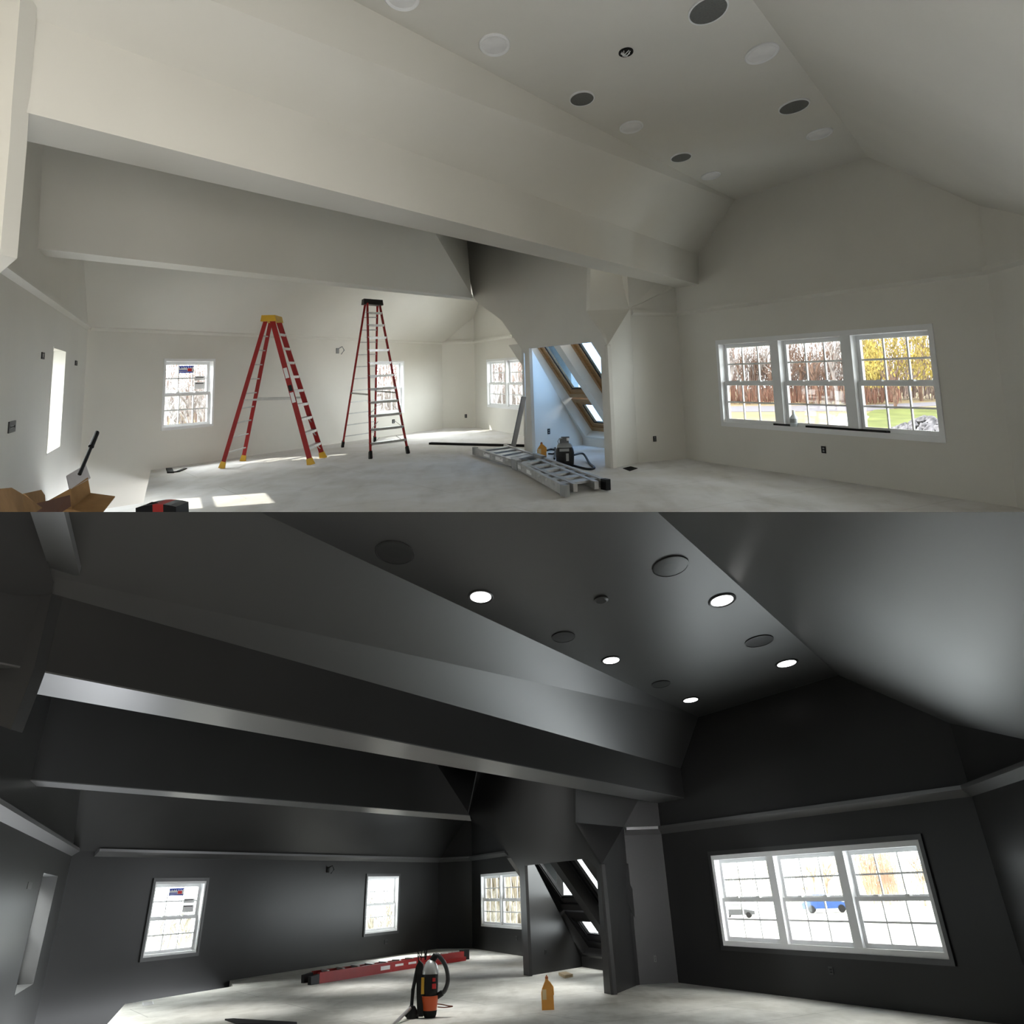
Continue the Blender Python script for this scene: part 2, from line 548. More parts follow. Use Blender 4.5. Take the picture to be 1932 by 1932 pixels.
# ------------------------------------------------------------------ the room shell (built twice)
def build_shell(R, D, WALL, FLOOR, nook_frame, word):
    zl, zb, zc, top = D['zl'], D['zb'], D['zc'], 5.6
    F = lambda k: R.hz(*D[k])
    up = Vector((0, 0, 1))
    W = {}
    W['bw'] = WF(R, F('b0'), F('b1'))
    W['b2'] = WF(R, F('b1'), F('b2'))
    W['b3'] = WF(R, F('b2'), F('b3'))
    W['rw'] = WF(R, F('r2b'), F('r3'))
    W['r2'] = WF(R, F('r2a'), F('r2b'))
    W['bump'] = WF(R, F('p0'), F('p1'))
    q0, q1 = R.hz(*D['lw'][0], zl), R.hz(*D['lw'][1], zl)
    W['lw'] = WF(R, q1 - R.Lh * zl, q0 - R.Lh * zl)
    rlen = W['rw'].uv(*D['rl'])[0]
    W['r4'] = WF(R, W['rw'].pt(rlen, 0), R.hz(*D['r4'], zl) - R.Lh * zl)
    rects = {}
    def hole(k, wk):
        rects[k] = rect_uv(W[wk], D[k])
        return rect_loop(rects[k])
    # walls
    b = W['bw']
    sw = b.uv(*D['well'][0])[0]
    structure('wall_back' + word, b.wall([(D['ext'], -1.0), (b.len, top)], [[(sw, -1.1), (b.len + 1, -.15)], hole('W1', 'bw'), hole('W2', 'bw')]), WALL, R, D['wl'] + ' long back wall with two single windows')
    b = W['b2']
    structure('wall_corner' + word, b.wall([(-0.02, -0.15), (b.len + 0.02, -0.15), (b.len + 0.02, top), (-0.02, top)]), WALL, R, D['wl'] + ' short angled wall between the back wall and the double window')
    b = W['b3']
    structure('wall_window' + word, b.wall([(0, -0.15), (b.len + 3, -0.15), (b.len + 3, top), (0, top)], [hole('W3', 'b3')]), WALL, R, D['wl'] + ' wall around the double window')
    b = W['rw']
    structure('wall_gable' + word, b.wall([(0, -0.15), (rlen + .1, -0.15), (rlen + .1, 5.4), (0, 5.4)], [hole('W4', 'rw')]), WALL, R, D['wl'] + ' gable wall around the triple window')
    b = W['r2']
    structure('wall_short' + word, b.wall([(-0.05, -0.15), (b.len + .02, -0.15), (b.len + .02, top), (-0.05, top)]), WALL, R, D['wl'] + ' short wall between the pier and the gable wall')
    b = W['lw']
    structure('wall_left' + word, b.wall([(D['ext'], -1.0), (b.len + D['lwx'], top)], [hole('W0', 'lw')], 0.42), WALL, R, D['wl'] + ' left wall with one narrow window')
    b = W['r4']
    structure('wall_right' + word, b.wall([(0, -0.15), (6.5, -0.15), (6.5, 5.4), (0, 5.4)]), WALL, R, D['wl'] + ' right wall at the picture edge')
    # big beam
    FBl, FBr = R.hz(*D['fb'][0], zb), R.hz(*D['fb'][1], zb)
    ax = (FBr - FBl).normalized()
    fpl = (FBl, ax.cross(up).normalized())
    FTl, FTr = R.on(fpl, *D['ft'][0]), R.on(fpl, *D['ft'][1])
    zt = (FTl.z + FTr.z) / 2
    FTl, FTr = FBl + up * (zt - zb), FBr + up * (zt - zb)
    BBl, BBm = R.hz(*D['bb'][0], zb), R.hz(*D['bb'][1], zb)
    bax = (BBm - BBl).normalized()
    r2 = W['r2']
    BBr = BBl + bax * ((r2.o + R.Lh * zb - BBl).dot(r2.n) / bax.dot(r2.n))
    a0, a1 = -ax * D['bx'], ax * 0.25
    mb = MB().hexa([FBl + a0, BBl - bax * D['bx'], BBl - bax * D['bx'] + up * (zt - zb), FTl + a0],
                   [FBr + a1, BBr + bax * .25, BBr + bax * .25 + up * (zt - zb), FTr + a1])
    structure('beam_front' + word, mb, WALL, R, D['wl'] + ' boxed beam nearest the viewer', 'beam')
    if word:
        g_ = Vector((0, 0, -.012))  # board added only to give the beam underside a bright sheen
        structure('sheen_board_front' + word, MB().prism([FBl + a0, BBl - bax * D['bx'], BBr, FBr], g_), CHAR_SHEEN, R, D['wl'] + ' board added for sheen under the front beam', 'trim')
    # ceilings
    A, B = R.hz(*D['fl'][0], zc), R.hz(*D['fl'][1], zc)
    C, E_ = R.hz(*D['fr'][0], zc), R.hz(*D['fr'][1], zc)
    fa = (A - B).normalized()
    fc = (C - E_).normalized()
    x = D['cx']
    A2, B2, C2, E2 = A + fa * .8, B - fa * x, C + fc * .8, E_ - fc * x
    structure('ceiling_flat' + word, slab([A2, B2, E2, C2], .12), D['ceilm'], R, D['wl'] + ' flat ceiling strip with the round lights', 'ceiling')
    structure('ceiling_slope' + word, slab([FTr + ax * .6, FTl - ax * x, B2, A2], .12), D['ceilm'], R, D['wl'] + ' sloped ceiling between front beam and flat ceiling', 'ceiling')
    G = R.on(W['rw'].pl, *D['gs'])
    dn = (G - C) * D['gx']
    structure('ceiling_right' + word, slab([C2, E2, E2 + dn, C2 + dn], .12), D['ceilm'], R, D['wl'] + ' sloped ceiling at the right', 'ceiling')
    # second beam
    z2 = zb
    f0, f1 = R.hz(*D['f2'][0], z2), R.hz(*D['f2'][1], z2)
    g0, g1 = R.hz(*D['g2'][0], z2), R.hz(*D['g2'][1], z2)
    a2 = (f1 - f0).normalized()
    p2 = (f0, a2.cross(up).normalized())
    t1 = R.on(p2, *D['t2'])
    t1 = f1 + (t1 - f1) * ((top - z2) / (t1.z - z2))
    f0 -= a2 * 1.2
    g0 -= (g1 - g0).normalized() * 1.2
    th = g1 - f1
    structure('beam_rear' + word, MB().hexa([f0, f1, t1, f0 + up * (top - z2)], [g0, g1, t1 + th, g0 + up * (top - z2)]), WALL, R, D['wl'] + ' boxed beam behind the front beam', 'beam')
    if word:
        structure('sheen_board_rear' + word, MB().prism([f0, f1, g1, g0], Vector((0, 0, -.012))), CHAR_SHEEN, R, D['wl'] + ' board added for sheen under the rear beam', 'trim')  # likewise added, brightens the underside of the rear beam
    # bump-out with the opening to the skylight nook
    bp = W['bump']
    o = [bp.uv(*q) for q in D['bump']]
    outer = o[:D['bumptop'] + 1] + [(o[D['bumptop']][0], top), (o[0][0], top)] + []
    outer = [(o[0][0], top)] + o + [(o[-1][0], top)]
    structure('wall_bump' + word, bp.wall(outer, (), 0.07), WALL, R, D['wl'] + ' wall with the chamfered opening to the skylight nook')
    tl = bp.pt(o[0][0], top)
    structure('cheek' + word, slab([f1 - a2 * .01, t1, tl + (tl - t1).normalized() * .6, bp.pt(*o[1]) + (bp.pt(*o[1]) - f1).normalized() * .6], .04), WALL, R, D['wl'] + ' cheek between rear beam and bump-out')
    # right return of the bump-out
    P = bp.P
    S0, S1, S2, S3 = [P(*q) for q in D['ret']]      # roof corner, chamfer top, chamfer foot, base
    base2 = r2.pt(-.03, 0)
    k1, k2 = r2.pt(-0.03, D['rz'][0]), r2.pt(-0.03, D['rz'][1])
    structure('wall_return' + word, slab([S2, S3, base2, k1], .05, inside=R.O), WALL, R, D['wl'] + ' side of the right pier')
    structure('chamfer' + word, slab([S1, k1, S2], .05, inside=R.O), WALL, R, D['wl'] + ' chamfer above the right pier')
    rp = r2.pt(r2.len * .5, D['rz'][2])
    spl = (k1, (S1 - k1).cross(rp - k1).normalized())
    q = [S1, k1] + [R.on(spl, *p) for p in D['sq']]
    structure('slope_small' + word, slab(q, .1, inside=R.O), WALL, R, D['wl'] + ' small roof slope right of the bump-out')
    # roof slope above the back ledge
    b = W['bw']
    e0 = b.pt(0, zl, -.03)
    lt = R.on(W['lw'].pl, *D['lt'])
    v = lt - e0
    v = v * ((top - zl) / v.z)
    structure('slope_back' + word, slab([e0 - b.s * .6, e0 + b.s * (b.len + 3.5), e0 + b.s * (b.len + 3.5) + v, e0 - b.s * .6 + v], .1).cut(W['lw'].o + W['lw'].n * .45, W['lw'].n), WALL, R, D['wl'] + ' roof slope above the back wall', 'ceiling')
    # attic closure above the beams
    pr = up.cross(ax)
    if pr.y < 0:
        pr = -pr
    s_ = BBl - ax * (D['bx'] + 2)
    e_ = BBr + ax * 9
    q = [s_, e_, e_ + pr * 16, s_ + pr * 16]
    q = [Vector((p.x, p.y, top - .1)) for p in q]
    structure('ceiling_attic' + word, slab(q, .1).cut(W['bw'].o + W['bw'].n * 1.2, W['bw'].n).cut(W['lw'].o + W['lw'].n * .45, W['lw'].n), WALL, R, D['wl'] + ' ceiling above the beams', 'ceiling')
    structure('wall_attic' + word, MB().prism([BBl - bax * D['bx'] + up * .2, BBr + bax * .3 + up * .2, BBr + bax * .3 + up * (top - zb), BBl - bax * D['bx'] + up * (top - zb)], -pr * .1), WALL, R, D['wl'] + ' wall above the front beam')
    # ledges
    dr, po = D['ledge']
    def ledge(name, b, s0, s1):
        loop = [b.pt(s0, zl - dr, 0.01), b.pt(s0, zl, -po), b.pt(s0, zl + .05, -po), b.pt(s0, zl + .05, 0.01)]
        structure(name + word, MB().prism(loop, b.s * (s1 - s0)), CHAR_SHEEN if word else WALL, R, D['wl'] + ' ledge, ' + name[5:].replace('_', ' '), 'trim')
    ledge('trim_back_wall', W['bw'], 0, W['bw'].len)
    ledge('trim_corner_wall', W['b2'], 0, W['b2'].len)
    ledge('trim_double_window_wall', W['b3'], 0, W['b3'].len * .8)
    ledge('trim_gable_wall', W['rw'], 0, W['rw'].uv(*D['rl'])[0])
    ledge('trim_short_wall', W['r2'], 0, W['r2'].len)
    ledge('trim_left_wall', W['lw'], 0, W['lw'].len + 1.0)
    ledge('trim_right_wall', W['r4'], 0, 5)
    # floor
    fp = [R.hz(*q) for q in D['floor']]
    structure('floor' + word, MB().prism(fp, (0, 0, -.2)), FLOOR, R, D['fl_label'], 'floor')
    # baseboard-less stair well bottom
    w0 = W['bw'].pt(-.3, -1.0)
    structure('well' + word, MB().prism([w0, W['bw'].pt(sw + 1, -1.0), W['bw'].pt(sw + 1, -1.0) + W['lw'].s * 3.5, w0 + W['lw'].s * 3.5], (0, 0, -.1)), WALL, R, D['wl'] + ' bottom of the stair opening', 'floor')
    # skylight nook
    N = D['nook']
    sw_ = WF(R, R.hz(*N['b0']), R.hz(*N['b1']))
    kw = WF(R, R.hz(*N['b1']), R.hz(*N['b1']) + bp.s)
    c = sw_.P(*N['t1'])
    kw.o = c - R.Lh * c.z
    hn = Vector((bp.n.x, bp.n.y, 0)).normalized()
    ph = math.radians(N['phi'])
    tu = -hn * math.cos(ph) + up * math.sin(ph)
    pl_n = kw.s.cross(tu).normalized()
    if pl_n.dot(hn) < 0:
        pl_n = -pl_n
    rp_ = (c, pl_n)
    dtop = sw_.n.cross(pl_n).normalized()
    dtop = dtop / dtop.z * tu.z
    a_far = c + dtop * 4
    structure('wall_nook' + word, slab([sw_.pt(-1, -.1), kw.o - R.Lh * .1, c, a_far, sw_.pt(-1, a_far.z)], .1, inside=(R.O + Vector((3, 0, 0)))).cut(bp.o + bp.n * .02, -bp.n), WALL, R, D['wl'] + ' triangular side wall of the skylight nook')
    # roof plane coordinates: u along knee wall, t up the slope
    def ut(p):
        return (p - c).dot(kw.s), (p - c).dot(tu)
    def rpt(u, t, d=0.0):
        return c + kw.s * u + tu * t + pl_n * d
    u0 = [ut(R.on(rp_, *q)) for q in N['o1l']]
    u1 = [ut(R.on(rp_, *q)) for q in N['o1r']]
    u2 = [ut(R.on(rp_, *q)) for q in N['o2l']]
    uo0, uo1, uo2 = sum(q[0] for q in u0) / 2, sum(q[0] for q in u1) / 2, sum(q[0] for q in u2) / 2
    tb = ut(R.on(rp_, *N['ob']))[1]
    uo3 = uo2 + (uo1 - uo0)
    back = bp.o + bp.n * .16
    tmax = lambda u: (back - rpt(u, 0)).dot(bp.n) / tu.dot(bp.n)
    tts = (min(tmax(uo0), tmax(uo1)) - .02, min(tmax(uo2), tmax(uo3)) - .02)
    j0 = P(*D['bump'][D['jr']])
    j0 = j0 - kw.s * .11
    nw = WF(R, j0 * 1.0, j0 + sw_.s)
    nw.o.z = 0
    umax = (nw.o - c).dot(nw.n) / kw.s.dot(nw.n)
    side = nw.n if nw.n.dot(kw.s) > 0 else -nw.n
    uo3 = min(uo3, umax - .1)
    structure('wall_nook_right' + word, MB().prism([nw.pt(.16, -.1), nw.pt(sw_.len * 2.6, -.1), nw.pt(sw_.len * 2.6, 2.0), nw.pt(.16, 2.0)], side * .025), WALL, R, D['wl'] + ' right side wall of the skylight nook')
    dd = N['depth']
    structure('wall_knee' + word, slab([kw.pt(-.1, -.1), kw.pt(5.5, -.1), kw.pt(5.5, c.z), kw.pt(-.1, c.z)], .1).cut(nw.o + side * .05, side), WALL, R, D['wl'] + ' low knee wall under the skylights')
    class RP:       # acts as a wall frame for the roof plane
        pass
    rw_ = WF(R, c, c + kw.s)
    rw_.pt = lambda s, h, d=0.0: rpt(s, h, d)
    rw_.n = pl_n
    lsl = 4.2
    structure('ceiling_nook' + word, rw_.wall([(-.6, -.05), (5.5, -.05), (5.5, lsl), (-.6, lsl)],
              [[(uo0, tb), (uo1, tb), (uo1, tts[0]), (uo0, tts[0])], [(uo2, tb), (uo3, tb), (uo3, tts[1]), (uo2, tts[1])]], dd).cut(back, -bp.n).cut((0, 0, 2.3), (0, 0, 1)).cut(nw.o + side * .05, side), WALL, R, D['wl'] + ' sloped ceiling with the skylight shafts', 'ceiling')
    tm = tb + (tts[0] - tb) * N['split']
    light('roof_window_fill', 'AREA', R.m4 @ rpt((uo0 + uo3) / 2, (tb + tts[0]) / 2 + .3, 1.6), R.M @ -pl_n, N['watt'], (1, 1, 1), 2.6, 2.0)  # added area lamp over the skylights, brightens the nook
    for i, (x0, x1) in enumerate(((uo0, uo1), (uo2, uo3))):
        for j, (t0, t1_) in enumerate(((tb, tm - .02), (tm + .02, tts[i]))):
            e = thing('window_%d' % (10 + i * 2 + j + (20 if word else 0)), '%s roof window, %s pane of the %s skylight' % (N['word'], ('lower', 'upper')[j], ('left', 'right')[i]), 'skylight', R, rpt((x0 + x1) / 2, t0, dd), None, 'structure')
            fw = (x1 - x0) * N['fw']
            part('outer_frame', ring(rw_, x0 - .01, x1 + .01, t0, t1_, fw * .55, dd - .09, dd + .06), nook_frame, e)
            sh = part('sash', ring(rw_, x0 + fw * .5, x1 - fw * .5, t0 + fw * .5, t1_ - fw * .5, fw * .5, dd - .05, dd + .05), nook_frame, e)
            mb = MB()
            rw_.bx(mb, x0 + fw, x1 - fw, t0 + fw, t1_ - fw, dd + .0, dd + .012)
            part('pane', mb, N['glass'], sh)
            mb = ring(rw_, x0 + fw * .97, x1 - fw * .97, t0 + fw * .97, t1_ - fw * .97, fw * .12, dd - .02, dd - .005)
            part('gasket', mb, BLK, sh)
    W['nook'] = sw_
    # windows
    casing = D['casing']
    wl = D['wlabel']
    s = 5 if word else 0
    window('window_%d' % (1 + s), W['bw'], rects['W1'], 1, wl + ' window with a printed sticker at its top', casing and (casing[0], casing[1]), .05)
    window('window_%d' % (2 + s), W['bw'], rects['W2'], 1, wl + ' ' + D['w2l'], casing and (casing[0], casing[1]), .05)
    window('window_%d' % (3 + s), W['b3'], rects['W3'], 2, wl + ' double window left of the skylight nook', None, .07, .12)
    window('window_%d' % (4 + s), W['rw'], rects['W4'], 3, wl + ' wide triple window in the gable wall', casing and (casing[0], casing[1]), .075, .19)
    s0, s1, h0, h1 = rects['W0']
    e = thing('window_%d' % (5 + s), wl + ' narrow window in the left wall', 'window', R, W['lw'].pt((s0 + s1) / 2, h0, .3), None, 'structure')
    part('window_frame', ring(W['lw'], s0, s1, h0, h1, .07, .3, .42), VINYL, e)
    for a_, b_, d_ in ((h0 + .07, (h0 + h1) / 2, .31), ((h0 + h1) / 2, h1 - .07, .35)):
        sh = part('sash', ring(W['lw'], s0 + .07, s1 - .07, a_, b_, .06, d_, d_ + .03), VINYL, e)
        mb = MB()
        W['lw'].bx(mb, s0 + .13, s1 - .13, a_ + .06, b_ - .06, d_ + .01, d_ + .018)
        part('pane', mb, GLASS, sh)
    lin = D['lining']
    part('jamb_lining', ring(W['lw'], s0 - .0, s1 + .0, h0, h1, .02, -.005, .3), lin, e)
    W['rects'] = rects
    W['nookbase'] = (sw_, kw)
    W['slope'] = (FTr, (FTl - FTr).cross(B2 - FTr).normalized())
    if W['slope'][1].dot(R.O - FTr) < 0:
        W['slope'] = (FTr, -W['slope'][1])
    return W

DU = dict(zl=2.69, zb=3.17, zc=4.5, wl='white', ceilm=DRY, well=[(284.8, 887)], lwx=3.6, ext=-.12,
    b0=(153, 906), b1=(836, 808), b2=(898, 806), b3=(994, 823), r2a=(1207, 873), r2b=(1295, 866), r3=(1905, 955),
    p0=(994, 855), p1=(1142, 881), lw=[(0, 505), (165, 618)], r4=(1932, 491), rl=(1862, 510),
    W0=[(101, 653), (124.5, 662), (112, 846), (87, 858)],
    W1=[(310, 677), (406, 677), (401, 806), (303, 811)], W2=[(709, 682), (762, 680), (762, 779), (709, 784)],
    W3=[(918, 678), (993, 673), (996, 774), (920, 769)], W4=[(1351, 642), (1760, 611), (1786, 836), (1362, 804)],
    fb=[(22, 205), (1317, 536)], ft=[(35, 38), (1311, 473)], bb=[(19, 259), (1108, 505)], bx=1.6,
    fl=[(1375, 372), (900, 123)], fr=[(1640, 300), (1420, 0)], gs=(1932, 425), gx=1.7, cx=7.5,
    f2=[(58, 467), (893, 562)], g2=[(158, 491), (893, 567)], t2=(815, 430),
    bump=[(874, 466), (893, 560), (897, 566), (913, 580), (946, 604), (970, 639), (990, 668), (994, 855), (1005, 857), (998, 657), (1118, 645), (1133, 669), (1142, 881), (1157, 884), (1146, 652), (1135, 630), (1106, 586), (1108, 505)], bumptop=17, jr=12,
    ret=[(1108, 505), (1106, 586), (1146, 652), (1157, 884)], rz=(2.78, 2.1, 3.2), lt=(158, 491), sq=[(1270, 540), (1300, 470), (1108, 440)],
    ledge=(.05, .06), casing=None, lining=DRY, wlabel='white room', w2l='window behind the taller ladder',
    fl_label='dusty white subfloor of the upper room',
    floor=[(284.8, 887), (836, 807), (898, 805), (1010, 800), (1060, 820), (1140, 838), (1215, 850), (1300, 862), (1905, 954), (2150, 985), (2150, 1010), (-260, 1010), (-260, 985), (190, 961), (270.5, 949)],
    nook=dict(b0=(1005, 853), b1=(1103, 839), b2=(1139, 846), t0=(1000, 684), t1=(1099, 826), o1l=[(999, 663), (1103, 822)], o1r=[(1046, 653), (1136, 795)], o2l=[(1058, 652), (1135, 776)], ob=(1110, 824), depth=0.3, fw=.15, split=.36, phi=55, glass=SKYGLASS, watt=90, word='brown'))
DL = dict(zl=2.60, zb=3.10, zc=4.5, wl='charcoal', ceilm=CHARC, well=[(434, 1847)], lwx=5.2, ext=-1.6,
    b0=(118, 1898), b1=(825, 1790), b2=(891, 1789), b3=(985, 1804), r2a=(1207, 1858), r2b=(1280, 1854), r3=(1780, 1918),
    p0=(988, 1840), p1=(1140, 1874), lw=[(0, 1530), (140, 1607)], r4=(1932, 1452), rl=(1830, 1490),
    W0=[(76, 1643), (107, 1650), (66, 1852), (32, 1882)],
    W1=[(290, 1664), (386, 1662), (373, 1797), (270, 1807)], W2=[(692, 1655), (752, 1652), (749, 1756), (688, 1762)],
    W3=[(907, 1649), (982, 1644), (986, 1751), (909, 1750)], W4=[(1342, 1613), (1735, 1586), (1795, 1812), (1366, 1783)],
    fb=[(65, 1262), (1291, 1505)], ft=[(98, 1120), (1292, 1452)], bb=[(50, 1303), (1087, 1487)], bx=1.2,
    fl=[(1300, 1345), (490, 966)], fr=[(1600, 1290), (1240, 966)], gs=(1932, 1425), gx=1.35, cx=2.0,
    f2=[(65, 1471), (886, 1538)], g2=[(77, 1482), (889, 1548)], t2=(824, 1442),
    bump=[(906, 1460), (884, 1536), (886, 1540), (900, 1553), (935, 1579), (956, 1607), (980, 1643), (988, 1840), (999, 1842), (990, 1633), (1107, 1620), (1125, 1638), (1140, 1874), (1158, 1877), (1135, 1631), (1131, 1627), (1086, 1552), (1086, 1487)], bumptop=17, jr=12,
    ret=[(1086, 1487), (1086, 1552), (1135, 1631), (1158, 1877)], rz=(2.66, 2.1, 3.2), lt=(150, 1500), sq=[(1250, 1530), (1290, 1460), (1086, 1420)],
    ledge=(.10, .12), casing=(.07, mat('charcoal_casing', (0.03, 0.03, 0.03), .4)), lining=CHAR, wlabel='charcoal room', w2l='single window right of centre on the back wall',
    fl_label='dusty scuffed subfloor of the charcoal room',
    floor=[(236, 1894), (440, 1861), (432, 1847), (825, 1789), (891, 1788), (1000, 1785), (1050, 1802), (1140, 1822), (1215, 1836), (1290, 1850), (1780, 1917), (2100, 1960), (2600, 2500), (-300, 2500)],
    nook=dict(b0=(999, 1841), b1=(1100, 1824), b2=(1138, 1832), t0=(991, 1662), t1=(1097, 1804), o1l=[(990, 1640), (1101, 1802)], o1r=[(1038, 1626), (1131, 1766)], o2l=[(1052, 1625), (1130, 1748)], ob=(1110, 1802), depth=0.3, fw=.15, split=.36, phi=52, glass=GLASS, watt=260, word='black'))
WU = build_shell(U_, DU, DRY, FLOOR_U, PINE, '')
WL = build_shell(L_, DL, CHAR, FLOOR_L, BLK, '_dark')
# added area lamps above and outside some windows, boosting their daylight
def window_fill_lamp(R, wf, rect, power, up_=1.3, out=1.2):
    s0, s1, h0, h1 = rect
    p = wf.pt((s0 + s1) / 2, h1 + up_ * .75, out)
    d = R.M @ (-wf.n * 1.0 + Vector((0, 0, -.75)))
    light('window_fill', 'AREA', R.m4 @ p, d, power, (1, 1, 1), (s1 - s0) * .9, 1.0)
for k_, wk, pw in (('W4', 'rw', 260), ('W1', 'bw', 500), ('W2', 'bw', 700), ('W0', 'lw', 1500)):
    window_fill_lamp(L_, WL[wk], WL['rects'][k_], pw)
for k_, wk, pw in (('W0', 'lw', 250), ('W1', 'bw', 330), ('W2', 'bw', 330)):
    window_fill_lamp(U_, WU[wk], WU['rects'][k_], pw)
lo = light('side_fill', 'AREA', L_.m4 @ Vector((4.4, 5.0, 1.5)), L_.M @ Vector((-2.3, 14, 0.05)), 32, (1, 1, 1), 1.2, 1.2)  # added lamp inside the room, brightens the right pier and short wall
lo.data.spread = math.radians(28)
# added lamps, unseen between the charcoal room's beams, that brighten its floor
for x, y, z, pw in ((-5.0, 10.2, 5.2, 500), (-3.4, 13.2, 5.2, 600), (-1.6, 16.4, 5.2, 600), (.2, 19.2, 5.2, 500), (-5.4, 17.6, 4.0, 350), (-3.6, 21.2, 4.0, 350), (-2.2, 25.0, 4.0, 300), (-1.3, 28.6, 3.4, 260)):
    lo = light('recess_fill', 'SPOT', L_.m4 @ Vector((x, y, z)), -L_.M.col[2], pw, (1, .99, .96), .7, math.radians(135))
    lo.data.energy *= 1.7
    lo.data.spot_blend = 1.0
lo = light('bump_fill', 'SPOT', L_.m4 @ Vector((-2.5, 16.4, 5.0)), L_.M @ Vector((2.7, 4.8, -2.2)), 1500, (1, .99, .96), .4, math.radians(75))  # added unseen spot, brightens the bump-out wall
lo.data.spot_blend = 1.0
# eaves added above the triple window to keep the high sky out
b = WU['rw']
mb = MB()
b.bx(mb, -1.5, b.len + 3, 2.75, 2.95, .18, 2.6)
structure('sky_slab', mb, VINYL, U_, 'slab added above the triple window, blocks the high sky', 'roof')
# near wall ends at the left picture edge
def near_pier(R, px, y, m, word, back=.15):
    pts = [R.at(*q, y) for q in px]
    structure('wall_near' + word, MB().prism(pts, (0, back, 0)), m, R, ('charcoal' if word else 'white') + ' wall end nearest the viewer at far left')
near_pier(U_, [(38, 0), (35, 38), (22, 205), (19, 259), (0, 480), (-260, 700), (-260, -300), (60, -300)], 4.33, DRY, '')
near_pier(L_, [(98, 1120), (64, 1262), (46, 1310), (20, 1376), (-200, 1300), (-200, 1120)], 5.9, CHAR, '_dark')
sl = WL['slope']
def onsl(px, py, d):
    return L_.on((sl[0] + sl[1] * d, sl[1]), px, py)
structure('wall_near_top_dark', MB().prism([onsl(55, 930, .06), onsl(101, 1098, .06), onsl(98, 1122, .06), onsl(-250, 1122, .06), onsl(-250, 930, .06)], -sl[1] * .05), CHAR, L_, 'charcoal wall end above the beam at far left')
structure('header_dark', MB().prism([L_.hz(45, 930, 3.78), L_.hz(101, 1098, 3.78), L_.hz(150, 1084, 3.78), L_.hz(112, 930, 3.78)], (0, 0, .06)), CHAR_SHEEN, L_, 'small boxed header at far left of the charcoal room', 'trim')

# the unseen part of the loft behind the viewer
def encl(name, p0, p1, z0, z1, holes=()):
    b = WF(U_, p0, p1)
    b.pt = lambda s, h, d=0.0, b=b: b.o + b.s * s + Vector((0, 0, h)) + b.n * d
    mb = b.wall([(0, z0), (b.len, z1)] if holes else [(0, z0), (b.len, z0), (b.len, z1), (0, z1)], holes)
    mb.noclip = True
    structure(name, mb, DRY, U_, 'white wall behind the viewer')
ENC = True
if ENC:
    encl('wall_rear', (-6.5, -3.5, 0), (9.5, -3.5, 0), -4, 6)
    encl('wall_side_left', (-6.5, -3.5, 0), (-6.5, 7, 0), -4, 6)
    encl('wall_side_right', (9.5, -3.5, 0), (9.5, 9.0, 0), -4, 6)
    structure('ceiling_rear', MB().bx(-6.6, 9.6, -3.6, 6.4, 6, 6.1), DRY, U_, 'white ceiling above the viewer', 'ceiling')
    structure('floor_rear', MB().bx(-9, 10, -3, 6.3, -.15, -.01), FLOOR_U, L_, 'subfloor below the viewer', 'floor')

# ------------------------------------------------------------------ ceiling fittings



def downlight(R, px, py, rx, ry, label, on, word):
    c = R.hz(px, py, 4.5)
    dark = R is L_
    e = thing('recessed_light', label, 'ceiling light', R, c, 'recessed lights in the %s ceiling' % word)
    prof = [(1.0, .0), (1.0, -.012), (.93, -.02), (.80, -.012), (.80, .0)]
    part('trim_ring', MB().lathe(c, [(r * 1.0, z) for r, z in [(rx * a, b) for a, b in prof]], 36, 1, ry / rx), CHAR if dark else VINYL, e)
    part('lens', MB().lathe(c, [(rx * .8, .0), (rx * .8, -.010), (rx * .3, -.014)], 32, 1, ry / rx), LENSON if on else LENS, e)
    if on:
        d = -L_.M.col[2]
        lo = light('recessed_light_beam', 'SPOT', R.m4 @ (c - Vector((0, 0, .05))), d, 150, (1, .98, .95), .12, math.radians(150))
        lo.data.spot_blend = 1.0
    return e
for px, py, rx, lab in ((907, 1125, .15, 'lit round ceiling light nearest the viewer, on the left'), (1362, 1132, .16, 'lit round ceiling light nearest the viewer, by the right slope'),
                        (1153, 1245, .15, 'middle lit round ceiling light of the left row'), (1484, 1251, .17, 'farther lit round ceiling light by the right slope'),
                        (1303, 1320, .16, 'farthest lit round ceiling light of the left row')):
    downlight(L_, px, py, rx, rx * 1.75, lab + ' of the charcoal room', True, 'charcoal')
for px, py, rx, lab in ((933, 84, .135, 'unlit white round ceiling light nearest the viewer, left row'), (1437, 100, .14, 'unlit white round ceiling light nearest the viewer, by the right slope'),
                        (1191, 239, .135, 'middle unlit white round ceiling light of the left row'), (1546, 252, .14, 'farther unlit white round ceiling light by the right slope'),
                        (1341, 331, .135, 'farthest unlit white round ceiling light of the left row'), (757, -8, .135, 'unlit white ceiling light cut by the top picture edge')):
    downlight(U_, px, py, rx, rx * 1.75, lab, False, 'white')

